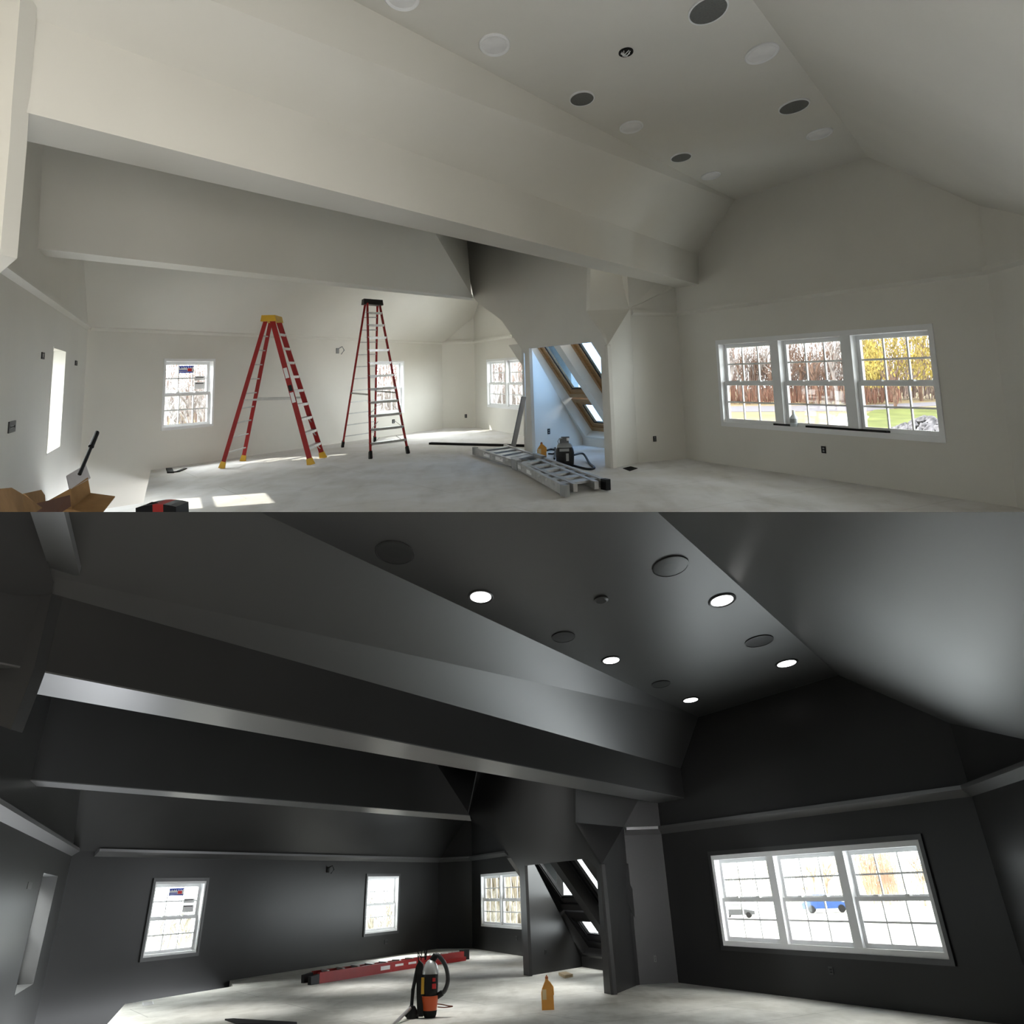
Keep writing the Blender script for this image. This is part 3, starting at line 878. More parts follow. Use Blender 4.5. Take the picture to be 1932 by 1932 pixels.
def speaker(R, px, py, rx, label, m, word):
    c = R.hz(px, py, 4.5)
    e = thing('ceiling_speaker', label, 'ceiling speaker', R, c, 'round speakers in the %s ceiling' % word)
    k = 1.75
    part('rim', MB().lathe(c, [(rx, 0), (rx, -.014), (rx * .92, -.016), (rx * .92, 0)], 36, 1, k), CHAR if R is L_ else VINYL, e)
    part('grille', MB().lathe(c, [(rx * .92, 0), (rx * .92, -.012), (rx * .4, -.015)], 36, 1, k), m, e)
for px, py, rx, lab in ((1336, 18, .15, 'dark round speaker nearest the viewer, cut by nothing, by the right slope'), (1098, 185, .13, 'dark round speaker between two unlit lights of the left row'),
                        (1498, 200, .15, 'dark round speaker farther along the right slope'), (1285, 296, .135, 'dark round speaker farthest from the viewer')):
    speaker(U_, px, py, rx, lab.replace(', cut by nothing', '') + ' in the white ceiling', SPKU, 'white')
for px, py, rx, lab in ((745, 1042, .19, 'painted round speaker in the shade at the near left'), (1265, 1068, .19, 'painted round speaker nearest the bright right slope'), (1063, 1201, .16, 'painted round speaker between two lit lights of the left row'),
                        (1432, 1209, .19, 'painted round speaker between the two lit lights by the right slope'), (1247, 1290, .16, 'painted round speaker farthest from the viewer')):
    speaker(L_, px, py, rx, lab + ' of the charcoal room', CHAR, 'charcoal')
c = L_.hz(1134, 1130, 4.5)
solo('ceiling_cover', MB().lathe(c, [(.085, 0), (.085, -.02), (.06, -.03)], 28, 1, 1.7), CHAR, L_, c, 'small painted round cover in the middle of the charcoal ceiling', 'ceiling cover')
c = U_.hz(1181, 98, 4.5)
e = thing('junction_box', 'open round wiring box with loose wires in the white ceiling', 'junction box', U_, c)
part('box', MB().lathe(c, [(.065, 0), (.065, -.008), (.055, -.008), (.052, -.002)], 24, 1, 1.6), DARK, e)
mb = MB()
random.seed(4)
for i in range(7):
    a = random.uniform(0, 6.28)
    mb.tube([c + Vector((.04 * math.cos(a), .06 * math.sin(a), -.005)), c + Vector((.02 * math.cos(a + 1.5), .03 * math.sin(a + 1.5), -.03)), c + Vector((.045 * math.cos(a + 2.6), .07 * math.sin(a + 2.6), -.012))], .004, 5)
part('wire', mb, PAPER, e)

# ------------------------------------------------------------------ wall boxes, vents
def outlet(R, wf, px, py, wpx, hpx, label, name='outlet_box', plate=None, cat='outlet', rec=True):
    s0, h1 = wf.uv(px - wpx / 2, py - hpx / 2)
    s1, h0 = wf.uv(px + wpx / 2, py + hpx / 2)
    s0, s1 = min(s0, s1), max(s0, s1)
    h0, h1 = min(h0, h1), max(h0, h1)
    m = (s0 + s1) / 2
    e = thing(name, label, cat, R, wf.pt(m, (h0 + h1) / 2))
    part('box', ring(wf, s0, s1, h0, h1, (s1 - s0) * .12, -.012, .0), plate or BLK, e)
    mb = MB()
    wf.bx(mb, s0 + (s1 - s0) * .12, s1 - (s1 - s0) * .12, h0 + .01, h1 - .01, -.006, -.001)
    part('cover' if plate else 'cavity', mb, plate or DARK, e)
    for t in (.3, .68):
        mb = MB()
        y = h0 + (h1 - h0) * t
        wf.bx(mb, m - (s1 - s0) * .22, m + (s1 - s0) * .22, y - .012, y + .012, -.011, -.005)
        part('receptacle' if plate else 'wire_end', mb, GRY if not plate else BLK, e)
    return e
outlet(U_, WU['lw'], 21, 805, 11, 18, 'open switch box low on the left wall near the picture edge')
outlet(U_, WU['lw'], 80, 671, 4, 14, 'small open box left of the narrow window')
outlet(U_, WU['lw'], 143, 685, 3, 10, 'small open box right of the narrow window')
outlet(U_, WU['bw'], 742, 795, 4.5, 7, 'black open outlet box below the window behind the taller ladder')
outlet(U_, WU['b2'], 879, 785, 4.5, 6.5, 'black open outlet box on the short angled wall')
outlet(U_, WU['nook'], 1035, 814, 4.5, 10, 'black open outlet box inside the bright skylight nook')
outlet(U_, WU['r2'], 1235, 828, 6, 10, 'black open outlet box on the short wall right of the pier')
outlet(U_, WU['rw'], 1554.5, 848.5, 9, 14, 'black open outlet box below the wide triple window')
CHP = mat('dark_cover_plate', (.02, .02, .02), .35)
outlet(L_, WL['lw'], 55, 1671, 4, 14, 'dark switch plate left of the narrow window of the charcoal room', 'cover_plate', CHP, 'switch')
outlet(L_, WL['bw'], 728, 1777, 5, 7, 'dark outlet below the right single window of the charcoal room', 'cover_plate', CHP)
outlet(L_, WL['b3'], 975, 1770, 4, 8, 'dark outlet under the double window of the charcoal room', 'cover_plate', CHP)
outlet(L_, WL['nook'], 1029, 1796, 3.5, 9, 'dark outlet on the nook side wall of the charcoal room', 'cover_plate', CHP)
outlet(L_, WL['r2'], 1236, 1809, 5, 12, 'dark outlet on the short wall right of the charcoal pier', 'cover_plate', CHP)
outlet(L_, WL['rw'], 1568.5, 1831.5, 11, 15, 'dark outlet below the triple window of the charcoal room', 'cover_plate', CHP)

def wall_wires(R, wf, px, py, size, label, m):
    s, h = wf.uv(px, py)
    e = thing('wall_light_wiring', label, 'wiring', R, wf.pt(s, h))
    mb = MB()
    wf.bx(mb, s - size * .25, s + size * .25, h - size * .35, h + size * .35, -.03, 0)
    part('box', mb, m, e)
    mb = MB()
    mb.tube([wf.pt(s, h + size * .2, -.02), wf.pt(s + size * .3, h + size * .5, -.12), wf.pt(s + size * .45, h, -.16), wf.pt(s + size * .2, h - size * .5, -.1)], .014, 6)
    part('cable', mb, m, e)
wall_wires(U_, WU['bw'], 636, 662, .2, 'loose dark cable hanging from a box between the two ladders', GRY)
wall_wires(L_, WL['bw'], 618, 1641, .2, 'dark box with a cable high on the charcoal back wall', DARK)

def floor_vent(R, quad, label, m, border=None):
    q = [R.hz(*p) for p in quad]
    c = sum(q, Vector()) / 4
    e = thing('floor_vent', label, 'floor vent', R, c)
    mb = MB()
    inn = [c + (p - c) * .8 for p in q]
    for i in range(4):
        a, b_ = q[i], q[(i + 1) % 4]
        mb.hexa([a, b_, inn[(i + 1) % 4], inn[i]], [p + Vector((0, 0, .008)) for p in (a, b_, inn[(i + 1) % 4], inn[i])])
    part('frame', mb, border or m, e)
    part('grate', MB().prism(inn, (0, 0, .004)), m, e)
    mb = MB()
    for i in range(1, 8):
        t = i / 8
        a = inn[0].lerp(inn[1], t)
        b_ = inn[3].lerp(inn[2], t)
        mb.bar(a + Vector((0, 0, .005)), b_ + Vector((0, 0, .005)), (inn[1] - inn[0]), .012, .006)
    part('slats', mb, border or m, e)
floor_vent(U_, [(1175, 884), (1188, 889), (1203, 884), (1190, 880.5)], 'dark floor vent beside the right pier', DARK)
floor_vent(L_, [(268, 1892), (269, 1898), (290, 1895.5), (289, 1890)], 'dark floor vent in a white frame near the stair opening of the charcoal room', DARK, PAPER)
q = [U_.hz(*p) for p in ((313, 886), (316, 893), (335, 891), (350, 885))]
e = thing('metal_strip', 'bent dark metal strip on the floor beside the stair opening', 'metal strip', U_, q[0])
part('flange', MB().prism([q[0], q[1], q[1] + Vector((.12, .0, 0)), q[0] + Vector((.12, 0, 0))], (0, 0, .03)), DARK, e)
part('bar', MB().bar(q[1] + Vector((0, 0, .012)), q[2] + Vector((0, 0, .012)), (0, 1, 0), .06, .02).bar(q[2] + Vector((0, 0, .012)), q[3] + Vector((0, 0, .012)), (0, 1, 0), .06, .02), DARK, e)

# ------------------------------------------------------------------ step ladders standing in the white room
def stepladder(label, feet, tops, ys, railw, fr_f, fr_r, capm, footm, capbox, spread, stickers=()):
    R = U_
    B = [R.hz(*p) for p in feet]                        # rear near, rear far, front near, front far
    T = [R.at(*p, y) for p, y in zip(tops, ys)]
    c = sum(B, Vector()) / 4
    e = thing('step_ladder', label, 'ladder', R, c)
    sd = (B[2] + B[3] - B[0] - B[1]).normalized()      # from rear to front
    wd = (B[3] - B[2]).normalized()
    for i, nm in enumerate(('rear_rail', 'rear_rail', 'front_rail', 'front_rail')):
        t = (B[i] - T[i])
        rw_ = railw if i > 1 else railw * .75
        r = part(nm, MB().bar(T[i], B[i] - t * .03, sd, rw_, .035), RED, e)
        part('foot', MB().bar(B[i] - t * .045 , B[i], sd, rw_ * 1.15, .06, rw_ * 1.6), footm, r)
    for f in fr_f:
        a, b_ = T[2].lerp(B[2], f), T[3].lerp(B[3], f)
        part('step', MB().bar(a, b_, sd, .11, .012).bar(a + sd * .05 - Vector((0, 0, .02)), b_ + sd * .05 - Vector((0, 0, .02)), sd, .012, .05), STEEL, e)
    for f in fr_r:
        a, b_ = T[0].lerp(B[0], f), T[1].lerp(B[1], f)
        part('rear_brace', MB().bar(a, b_, sd, .03, .022), ALU, e)
    for f in (.88, .78, .68):
        for u, v in ((2, 3), (3, 2)):
            p = T[u].lerp(B[u], f + .05)
            q = T[u].lerp(B[u], f).lerp(T[v].lerp(B[v], f), .25)
            part('knee_brace', MB().bar(p, q, sd, .025, .008), ALU, e)
    for u, v in ((0, 2), (1, 3)):
        a, b_ = T[u].lerp(B[u], spread), T[v].lerp(B[v], spread)
        part('spreader', MB().bar(a, b_, (0, 0, 1), .035, .012), ALU, e)
    c0 = sum(T, Vector()) / 4
    hw = capbox
    mb = MB()
    x, y = sd * hw[0], wd * hw[1]
    mb.hexa([c0 - x - y - Vector((0, 0, .03)), c0 + x - y - Vector((0, 0, .03)), c0 + x + y - Vector((0, 0, .03)), c0 - x + y - Vector((0, 0, .03))],
            [c0 - x * .86 - y * .95 + Vector((0, 0, hw[2])), c0 + x * .86 - y * .95 + Vector((0, 0, hw[2])), c0 + x * .86 + y * .95 + Vector((0, 0, hw[2])), c0 - x * .86 + y * .95 + Vector((0, 0, hw[2]))])
    cp = part('top_cap', mb, capm, e)
    mb = MB()
    for k in (-.5, 0, .5):
        mb.box(c0 + y * k + Vector((0, 0, hw[2])), x * .5, y * .12, Vector((0, 0, .006)))
    part('tool_slot', mb, BLK, cp)
    for f0, f1, m in stickers:
        t = (B[2] - T[2])
        p, q = T[2] + t * f0, T[2] + t * f1
        out = -wd * .022
        part('sticker', MB().bar(p + out, q + out, sd, railw * .7, .004), m, e)
    return e
stepladder('shorter red step ladder with a yellow top and yellow feet', [(418, 884), (458, 870), (587, 877), (610, 864)], [(502, 603), (511, 605), (514, 605), (526, 607)], (15.75, 16.2, 15.75, 16.2),
           .10, [.09 + .099 * k for k in range(9)], [.11 + .0985 * k for k in range(8)] + [.9], YEL, YEL, (.15, .3, .09), .545,
           ((.33, .40, PAPER), (.45, .49, BLK), (.5, .57, PAPER)))
stepladder('taller red step ladder with a black top and black feet', [(646, 844), (707, 834), (699, 866), (770, 856)], [(689, 573), (712, 573), (693, 573), (716, 574)], (18.0, 18.5, 17.8, 18.3),
           .085, [.06 + .0845 * k for k in range(11)], [.09 + .083 * k for k in range(11)], BLK, BLK, (.16, .3, .09), .605)

# ------------------------------------------------------------------ folding ladder lying on the floor
R = U_
e = thing('folding_ladder', 'grey aluminium folding ladder lying unfolded on the floor', 'ladder', R, R.hz(1000, 885))
def lrail(name, p, q, z=.09, hgt=.13, wid=.06, parent=None, m=None):
    a, b = R.hz(*p), R.hz(*q)
    up = Vector((0, 0, z))
    return part(name, MB().bar(a + up, b + up, (0, 0, 1), hgt, wid), m or ALU, parent or e)
lrail('side_rail', (897, 859), (968, 883))
lrail('side_rail', (953, 852), (1010, 873))
lrail('side_rail', (975, 886), (1066, 938))
lrail('side_rail', (1024, 878), (1143, 926))
lrail('inner_rail', (990, 890), (1086, 933), .09, .11)
lrail('inner_rail', (1014, 880), (1126, 928), .09, .11)
def rung(a0, a1, b0, b1, t):
    p = R.hz(a0[0] + (a1[0] - a0[0]) * t, a0[1] + (a1[1] - a0[1]) * t)
    q = R.hz(b0[0] + (b1[0] - b0[0]) * t, b0[1] + (b1[1] - b0[1]) * t)
    up = Vector((0, 0, .12))
    d = (R.hz(*a1) - R.hz(*a0)).normalized()
    part('rung', MB().bar(p + up, q + up, d, .2, .035), ALU, e)
for t in (.12, .34, .56, .78, .93):
    rung((897, 859), (968, 883), (953, 852), (1010, 873), t)
for t in (.06, .22, .38, .54, .70, .86):
    rung((975, 886), (1066, 938), (1024, 878), (1143, 926), t)
for p, q in (((970, 885), (980, 889)), ((1010, 874), (1026, 880))):
    a, b = R.hz(*p), R.hz(*q)
    part('hinge', MB().bar(a + Vector((0, 0, .1)), b + Vector((0, 0, .1)), (0, 0, 1), .17, .09), GRY, e)
for p in ((1066, 938), (1143, 926), (897, 859)):
    a = R.hz(*p)
    part('end_cap', MB().bar(a + Vector((-.03, .06, .09)), a + Vector((.03, -.06, .09)), (0, 0, 1), .15, .075), BLK if p[0] > 1100 else GRY, e)
for t0, t1 in ((.3, .45), (.62, .8)):
    a = R.hz(897, 859).lerp(R.hz(968, 883), t0)
    b = R.hz(897, 859).lerp(R.hz(968, 883), t1)
    part('sticker', MB().bar(a + Vector((-.028, -.028, .09)), b + Vector((-.028, -.028, .09)), (0, 0, 1), .06, .012), PAPER, e)
for t0, t1 in ((.08, .16), (.3, .4)):
    a = R.hz(975, 886).lerp(R.hz(1066, 938), t0)
    b = R.hz(975, 886).lerp(R.hz(1066, 938), t1)
    part('sticker', MB().bar(a + Vector((-.028, -.028, .09)), b + Vector((-.028, -.028, .09)), (0, 0, 1), .06, .012), PAPER, e)

# plank leaning at the left pier, strip on the floor
p0, p1 = R.hz(967, 853), R.at(989, 748, 16.45)
e = thing('plank', 'grey board leaning against the left pier of the opening', 'board', R, p0)
part('board', MB().bar(p0 + Vector((0, 0, 0.0)), p1, (1, 0, 0), .085, .03), mat('grey_board', (.42, .42, .41), .6), e)
d = (p1 - p0)
part('edge', MB().bar(p0 + Vector((-.052, -.004, 0)), p1 + Vector((-.05, -.004, 0)), (1, 0, 0), .02, .034), GRY, e)
a, b = R.hz(812, 838.5), R.hz(993, 843)
solo('floor_strip', MB().bar(a + Vector((0, 0, .025)), b + Vector((0, 0, .025)), (0, 1, 0), .12, .05), DARK, R, a, 'long thin dark strip lying across the floor behind the folding ladder', 'strip')

# ------------------------------------------------------------------ jugs, compressor, vacuum
def jug(R, px, py, wpx, hpx, label, name='jug'):
    c = R.hz(px, py)
    k = R.k(c)
    w, h = wpx * k, hpx * k * 1.02 / max(.6, R.M.col[2].z)
    e = thing(name, label, 'jug', R, c)
    b = [Vector(q) for q in ((-.5, 0, 0), (.5, 0, 0), (.5, 0, .52), (.30, 0, .80), (.12, 0, .86), (.12, 0, .9), (-.12, 0, .9), (-.14, 0, .84), (-.42, 0, .62), (-.5, 0, .5))]
    loop = [c + Vector((q.x * w, -w * .28, q.z * h)) for q in b]
    part('body', MB().prism(loop, (0, w * .56, 0)), ORG, e)
    part('cap', MB().lathe(c + Vector((0, 0, h * .895)), [(w * .13, 0), (w * .13, h * .07), (w * .06, h * .085), (w * .05, h * .12)], 14), mat('brown_cap', (.35, .1, .02), .4), e)
    part('handle', MB().tube([c + Vector((w * .26, -w * .3, h * .78)), c + Vector((w * .48, -w * .3, h * .66)), c + Vector((w * .5, -w * .3, h * .45)), c + Vector((w * .3, -w * .3, h * .36))], w * .06, 8), ORG, e)
    part('label', MB().bx(c.x - w * .42, c.x - w * .08, c.y - w * .29, c.y - w * .281, h * .3, h * .6), mat('pale_label', (.7, .55, .3), .6), e)
    return e
jug(U_, 1022.5, 864, 17, 29, 'orange plastic jug standing on the floor left of the black compressor')
jug(L_, 1034, 1905, 23, 43, 'orange plastic jug standing on the floor of the charcoal room')

c = U_.hz(1066.5, 881)
k = U_.k(c)
def V(x, z, y=0):
    return c + Vector((x * k, y * k * 1.0, z * k))
e = thing('tank_vacuum', 'black tank vacuum with grey motor head and trailing black hose', 'vacuum cleaner', U_, c)
part('tank', MB().lathe(c, [(13 * k, 0), (16 * k, 1.5 * k), (17 * k, 14 * k), (17.5 * k, 27 * k), (16 * k, 34 * k), (14 * k, 38 * k)], 28), BLK, e, smooth=True)
part('lid', MB().lathe(V(0, 37.5), [(15 * k, 0), (14.5 * k, 3 * k), (12 * k, 7 * k), (8 * k, 8.5 * k)], 28), GRY, e, smooth=True)
part('motor_head', MB().bx(c.x - 9 * k, c.x + 7.5 * k, c.y - 6 * k, c.y + 6 * k, 44 * k, 53 * k).bx(c.x - 6 * k, c.x + 9 * k, c.y - 5 * k, c.y + 5 * k, 52 * k, 57 * k), mat('dark_grey_plastic', (.07, .08, .09), .4), e)
part('cap', MB().lathe(V(6, 50, -7), [(2.6 * k, 0), (2.6 * k, 5 * k)], 14), PAPER, e)
part('handle', MB().tube([V(-11, 44, -5), V(-13, 49, -5), V(-10, 54, -5), V(-4, 55, -5)], .9 * k, 8), GRY, e)
part('label', MB().bx(c.x - 11 * k, c.x + 7 * k, c.y - 17.6 * k, c.y - 16.6 * k, 31 * k, 36 * k), GRY, e)
part('badge', MB().bx(c.x + 1 * k, c.x + 6 * k, c.y - 18.2 * k, c.y - 17.2 * k, 13 * k, 27 * k), GRY, e)
part('caster_base', MB().lathe(c, [(15.5 * k, 0), (15.5 * k, 3 * k), (13 * k, 4 * k)], 20), DARK, e)
def fpt(px, py, z=.025):
    return U_.hz(px, py) + Vector((0, 0, z))
def smooth_path(pts, n=5):
    out = []
    P_ = [pts[0]] + list(pts) + [pts[-1]]
    for i in range(1, len(P_) - 2):
        for t in range(n):
            t /= n
            a, b, c_, d = P_[i - 1], P_[i], P_[i + 1], P_[i + 2]
            out.append(.5 * ((2 * b) + (c_ - a) * t + (2 * a - 5 * b + 4 * c_ - d) * t * t + (3 * b - a - 3 * c_ + d) * t ** 3))
    return out + [pts[-1]]
part('hose', MB().tube(smooth_path([V(16, 22), fpt(1100, 868, .12), fpt(1112, 876), fpt(1121, 884), fpt(1119, 887), fpt(1108, 887.5), fpt(1092, 884), V(15, 3, -8)]), .02, 8), BLK, e, smooth=True)
solo('cord', MB().tube(smooth_path([fpt(1032, 845), fpt(1040, 844), fpt(1048, 848), V(-20, 16)]), .02, 6).tube(smooth_path([fpt(1032, 852), fpt(1040, 850), fpt(1049, 852)]), .02, 6).tube([fpt(1035, 858.5), fpt(1042, 859), fpt(1049, 857.5)], .018, 6), BLK, U_, fpt(1040, 850), 'black cord behind the tank vacuum in the nook opening', 'cord')
solo('drywall_scrap', MB().bx(-.1, .12, -.1, .1, 0, .06), DARK, U_, (0, 0, 0), 'small dark scrap on the floor left of the right pier', 'scrap').matrix_world = Matrix.Translation(U_.hz(1137, 879))

# ------------------------------------------------------------------ boxes at the lower left of the white room
def carton(label, px, y, w, d, h, rot, flaps, inner=None):
    c = U_.at(*px, y)
    e = thing('cardboard_box', label, 'box', U_, c)
    rm = Matrix.Rotation(rot, 3, 'Z')
    Q = lambda x, y_, z: c + rm @ Vector((x, y_, z))
    t = .012
    mb = MB()
    for (x0, x1, y0, y1) in ((-w, w, -d, -d + t), (-w, w, d - t, d), (-w, -w + t, -d, d), (w - t, w, -d, d)):
        mb.hexa([Q(x0, y0, -h), Q(x1, y0, -h), Q(x1, y1, -h), Q(x0, y1, -h)], [Q(x0, y0, 0), Q(x1, y0, 0), Q(x1, y1, 0), Q(x0, y1, 0)])
    mb.hexa([Q(-w, -d, -h), Q(w, -d, -h), Q(w, d, -h), Q(-w, d, -h)], [Q(-w, -d, -h + t), Q(w, -d, -h + t), Q(w, d, -h + t), Q(-w, d, -h + t)])
    part('body', mb, CARD, e)
    for side, length, ang, m in flaps:
        a = math.radians(ang)
        dx, dz = math.cos(a) * length, math.sin(a) * length
        if side == 'R':
            q = [Q(w, -d, 0), Q(w, d, 0), Q(w + dx, d, dz), Q(w + dx, -d, dz)]
        elif side == 'L':
            q = [Q(-w, -d, 0), Q(-w, d, 0), Q(-w - dx, d, dz), Q(-w - dx, -d, dz)]
        elif side == 'B':
            q = [Q(-w, d, 0), Q(w, d, 0), Q(w, d + dx, dz), Q(-w, d + dx, dz)]
        else:
            q = [Q(-w, -d, 0), Q(w, -d, 0), Q(w, -d - dx, dz), Q(-w, -d - dx, dz)]
        n = newell(q)
        part('flap', MB().prism(q, n * .012), m, e)
    return e
# traced flaps of the right-hand carton: their own depths and thickness
def flapbox(label, panels, base):
    e = thing('cardboard_box', label, 'box', U_, base)
    for nm, m, pts in panels:
        q = [U_.at(px, py, y) for px, py, y in pts]
        part(nm, MB().prism(q, newell(q) * .015), m, e)
    return e
flapbox('open cardboard box with a white flap and a black rod standing in it', [
    ('flap', CARDW, ((126, 897, 9.6), (162, 876, 10.1), (171, 902, 9.9), (132, 924, 9.4))),
    ('back_panel', CARD, ((132, 924, 9.4), (166, 901, 9.85), (171, 931, 9.8), (136, 960, 9.35))),
    ('flap', CARD, ((171, 930, 9.8), (217, 936, 9.7), (186, 975, 9.2), (136, 960, 9.3))),
    ('side_panel', CARD, ((132, 922, 9.4), (90, 945, 9.1), (88, 990, 9.1), (136, 985, 9.35))),
    ('front_panel', CARD, ((90, 960, 9.0), (140, 962, 9.0), (186, 976, 9.1), (186, 1010, 9.1), (90, 1010, 9.0))),
], U_.hz(140, 985))
flapbox('open cardboard box with brown flaps at the lower left corner', [
    ('flap', CARD, ((0, 922, 6.3), (22, 920, 6.7), (46, 934, 7.1), (80, 958, 7.5), (40, 985, 6.7), (-40, 985, 5.5), (-40, 930, 5.5))),
    ('flap', CARD, ((46, 931, 7.7), (78, 924, 8.4), (85, 934, 8.5), (86, 948, 8.5), (70, 952, 8.1))),
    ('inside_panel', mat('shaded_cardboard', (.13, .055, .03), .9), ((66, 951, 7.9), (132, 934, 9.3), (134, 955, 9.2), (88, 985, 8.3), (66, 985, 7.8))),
], U_.hz(40, 985))
a, b = U_.at(156, 880, 9.75), U_.at(181, 821, 10.2)
e = thing('black_rod', 'black rod with a thicker grip sticking out of the cardboard box', 'rod', U_, a)
part('shaft', MB().tube([U_.at(150, 895, 9.7), b], .022, 10), BLK, e)
part('grip', MB().tube([a.lerp(b, .62), a.lerp(b, .68), b + (b - a) * .06, b + (b - a) * .1], .034, 10, .026), BLK, e)
c = U_.at(294, 965, 8.9)
k = U_.k(c)
e = thing('tool_bag', 'black tool bag with a red middle stripe at the bottom picture edge', 'bag', U_, c)
for nm, x0, x1, m in (('bag_side', -38, -6, BLK), ('stripe', -6, 14, mat('red_fabric', (.35, .02, .015), .8)), ('bag_side', 14, 38, BLK)):
    zz = lambda x: 13.5 - .004 * x * x
    part(nm, MB().prism([c + Vector((x0 * k, 0, -30 * k)), c + Vector((x1 * k, 0, -30 * k)), c + Vector((x1 * k, 0, zz(x1) * k)), c + Vector(((x0 + x1) / 2 * k, 0, zz((x0 + x1) / 2) * k)), c + Vector((x0 * k, 0, zz(x0) * k))], (0, .35, 0)), m, e)
part('handle', MB().tube([c + Vector((-24 * k, .1, 10 * k)), c + Vector((-14 * k, .1, 14 * k)), c + Vector((-4 * k, .1, 13 * k))], .012, 6), DARK, e)

# ------------------------------------------------------------------ red ladder lying in the charcoal room
R = L_
hh = .2
e = thing('step_ladder', 'red step ladder folded and lying on its side on the dusty floor', 'ladder', R, R.hz(740, 1832))
f0, f1 = R.hz(600, 1856), R.hz(881, 1810)
b0_, b1_ = R.hz(590, 1832, hh), R.hz(869, 1795, hh)
b0_.z = b1_.z = 0
up = Vector((0, 0, 1))
part('front_rail', MB().bar(f0 + up * hh / 2, f1 + up * hh / 2, up, hh, .06), RED, e)
part('front_rail', MB().bar(b0_ + up * hh / 2, b1_ + up * hh / 2, up, hh, .06), RED, e)
wd = (b0_ - f0).normalized()
for t in (.03, .97):
    pass
part('rear_rail', MB().bar(f0.lerp(f1, .04) + wd * .35 + up * .05, f1.lerp(f1, .9) + wd * .35 + up * .05, up, .09, .05), RED, e)
part('rear_rail', MB().bar(b0_.lerp(b1_, .04) - wd * .35 + up * .05, b1_ - wd * .35 + up * .05, up, .09, .05), RED, e)
for k_ in range(11):
    t = .05 + .088 * k_
    a, b = f0.lerp(f1, t), b0_.lerp(b1_, t)
    part('step', MB().bar(a + up * (hh + .005), b + up * (hh + .005), (f1 - f0), .06, .03).bar(a + up * (hh - .06), b + up * (hh - .06), (f1 - f0), .02, .1), STEEL, e)
for p, q in ((f0, f1), (b0_, b1_)):
    d = (p - q).normalized()
    part('foot', MB().bar(p + up * .09 + d * .02, p + up * .06 + d * .3, up, .18, .09), BLK, e)
d = (f1 - f0).normalized()
part('top_cap', MB().bar(f1 + up * .11 + d * .03, b1_ + up * .11 + d * .03, up, .23, .14), BLK, e)
for t0, t1 in ((.36, .42), (.455, .51), (.545, .6)):
    p, q = f0.lerp(f1, t0), f0.lerp(f1, t1)
    part('sticker', MB().bar(p + up * .1 - wd * .034, q + up * .1 - wd * .034, up, .08, .006), PAPER, e)

# backpack vacuum
c = R.hz(812, 1920)
k = R.k(c) / .9
e = thing('backpack_vacuum', 'black and orange backpack vacuum standing upright with a curved hose', 'vacuum cleaner', R, c)
def B(x, z, y=0.0):
    return c + Vector((x * k, y * k, z * k))
ORV = mat('red_orange_plastic', (.62, .09, .015), .4)
CLR = mat('smoky_clear_plastic', (.36, .37, .36), .25, .6)
part('base', MB().lathe(B(-1, 0), [(9 * k, 0), (11 * k, 4 * k), (12 * k, 10 * k)], 24), DARK, e, smooth=True)
part('orange_band', MB().lathe(B(-1, 10), [(11.5 * k, 0), (12.5 * k, 8 * k), (14 * k, 16 * k), (14.5 * k, 20 * k)], 28), ORV, e, smooth=True)
cb = part('canister', MB().lathe(B(-1, 30), [(12.5 * k, 0), (13.5 * k, 14 * k), (13.5 * k, 30 * k)], 28), BLK, e, smooth=True)
part('dome', MB().lathe(B(-1, 60), [(14.5 * k, 0), (14 * k, 5 * k), (11 * k, 13 * k), (6 * k, 19 * k), (3 * k, 20 * k)], 28), CLR, e, smooth=True)
part('emblem', MB().bx(c.x + 4 * k, c.x + 9 * k, c.y - 14.2 * k, c.y - 12 * k, 50 * k, 55 * k).bx(c.x + 3.5 * k, c.x + 10 * k, c.y - 14.2 * k, c.y - 11 * k, 40 * k, 47 * k), REDP, cb, 'red marking')
part('yellow_panel', MB().bx(c.x - 15.5 * k, c.x - 10.5 * k, c.y - 11 * k, c.y - 8 * k, 33 * k, 56 * k), YEL, e)
part('backplate', MB().prism([B(-22, 2, -4), B(-12, 2, -4), B(-11, 30, -4), B(-14, 74, -4), B(-21, 80, -4), B(-26, 72, -4), B(-24, 30, -4)], (0, 9 * k, 0)), BLK, e)
part('harness', MB().tube([B(-24, 70), B(-30, 40, -6), B(-32, 12, -8), B(-42, 5, -8), B(-36, 2, -6), B(-20, 3, -6)], 3.2 * k, 8).lathe(B(-31, 0, -4), [(9 * k, 0), (9.5 * k, 10 * k), (5 * k, 17 * k)], 14), BLK, e, smooth=True)
part('hook', MB().tube([B(-22, 76), B(-24, 92), B(-19, 84), B(-12, 84), B(-8, 95), B(-10, 80)], 1.1 * k, 6).tube([B(-18, 80), B(-17, 94), B(-12, 94), B(-11, 80)], .9 * k, 6), DARK, e)
part('hose', MB().tube(smooth_path([B(2, 80), B(8, 86), B(16, 82), B(25, 70), B(29, 56), B(28, 44), B(22, 34), B(11, 30)]), 3.6 * k, 12), mat('ribbed_hose', (.03, .032, .034), .5), e, smooth=True)
part('hose_cuff', MB().tube([B(1, 78), B(8, 86)], 5.2 * k, 12), BLK, e)
part('hose_cuff', MB().tube([B(20, 33), B(10, 28)], 4.6 * k, 12), BLK, e)
part('cord', MB().tube(smooth_path([B(11, 18), B(20, 17), B(30, 15), B(38, 14), B(24, 13), B(12, 14)]), .9 * k, 6), mat('brown_cord', (.2, .06, .03), .6), e)
a, b = R.hz(742, 1934), R.hz(773, 1893)
e = thing('vacuum_wand', 'silver vacuum wand lying on the floor against the backpack vacuum', 'wand', R, a)
b2 = B(-32, 16, -10)
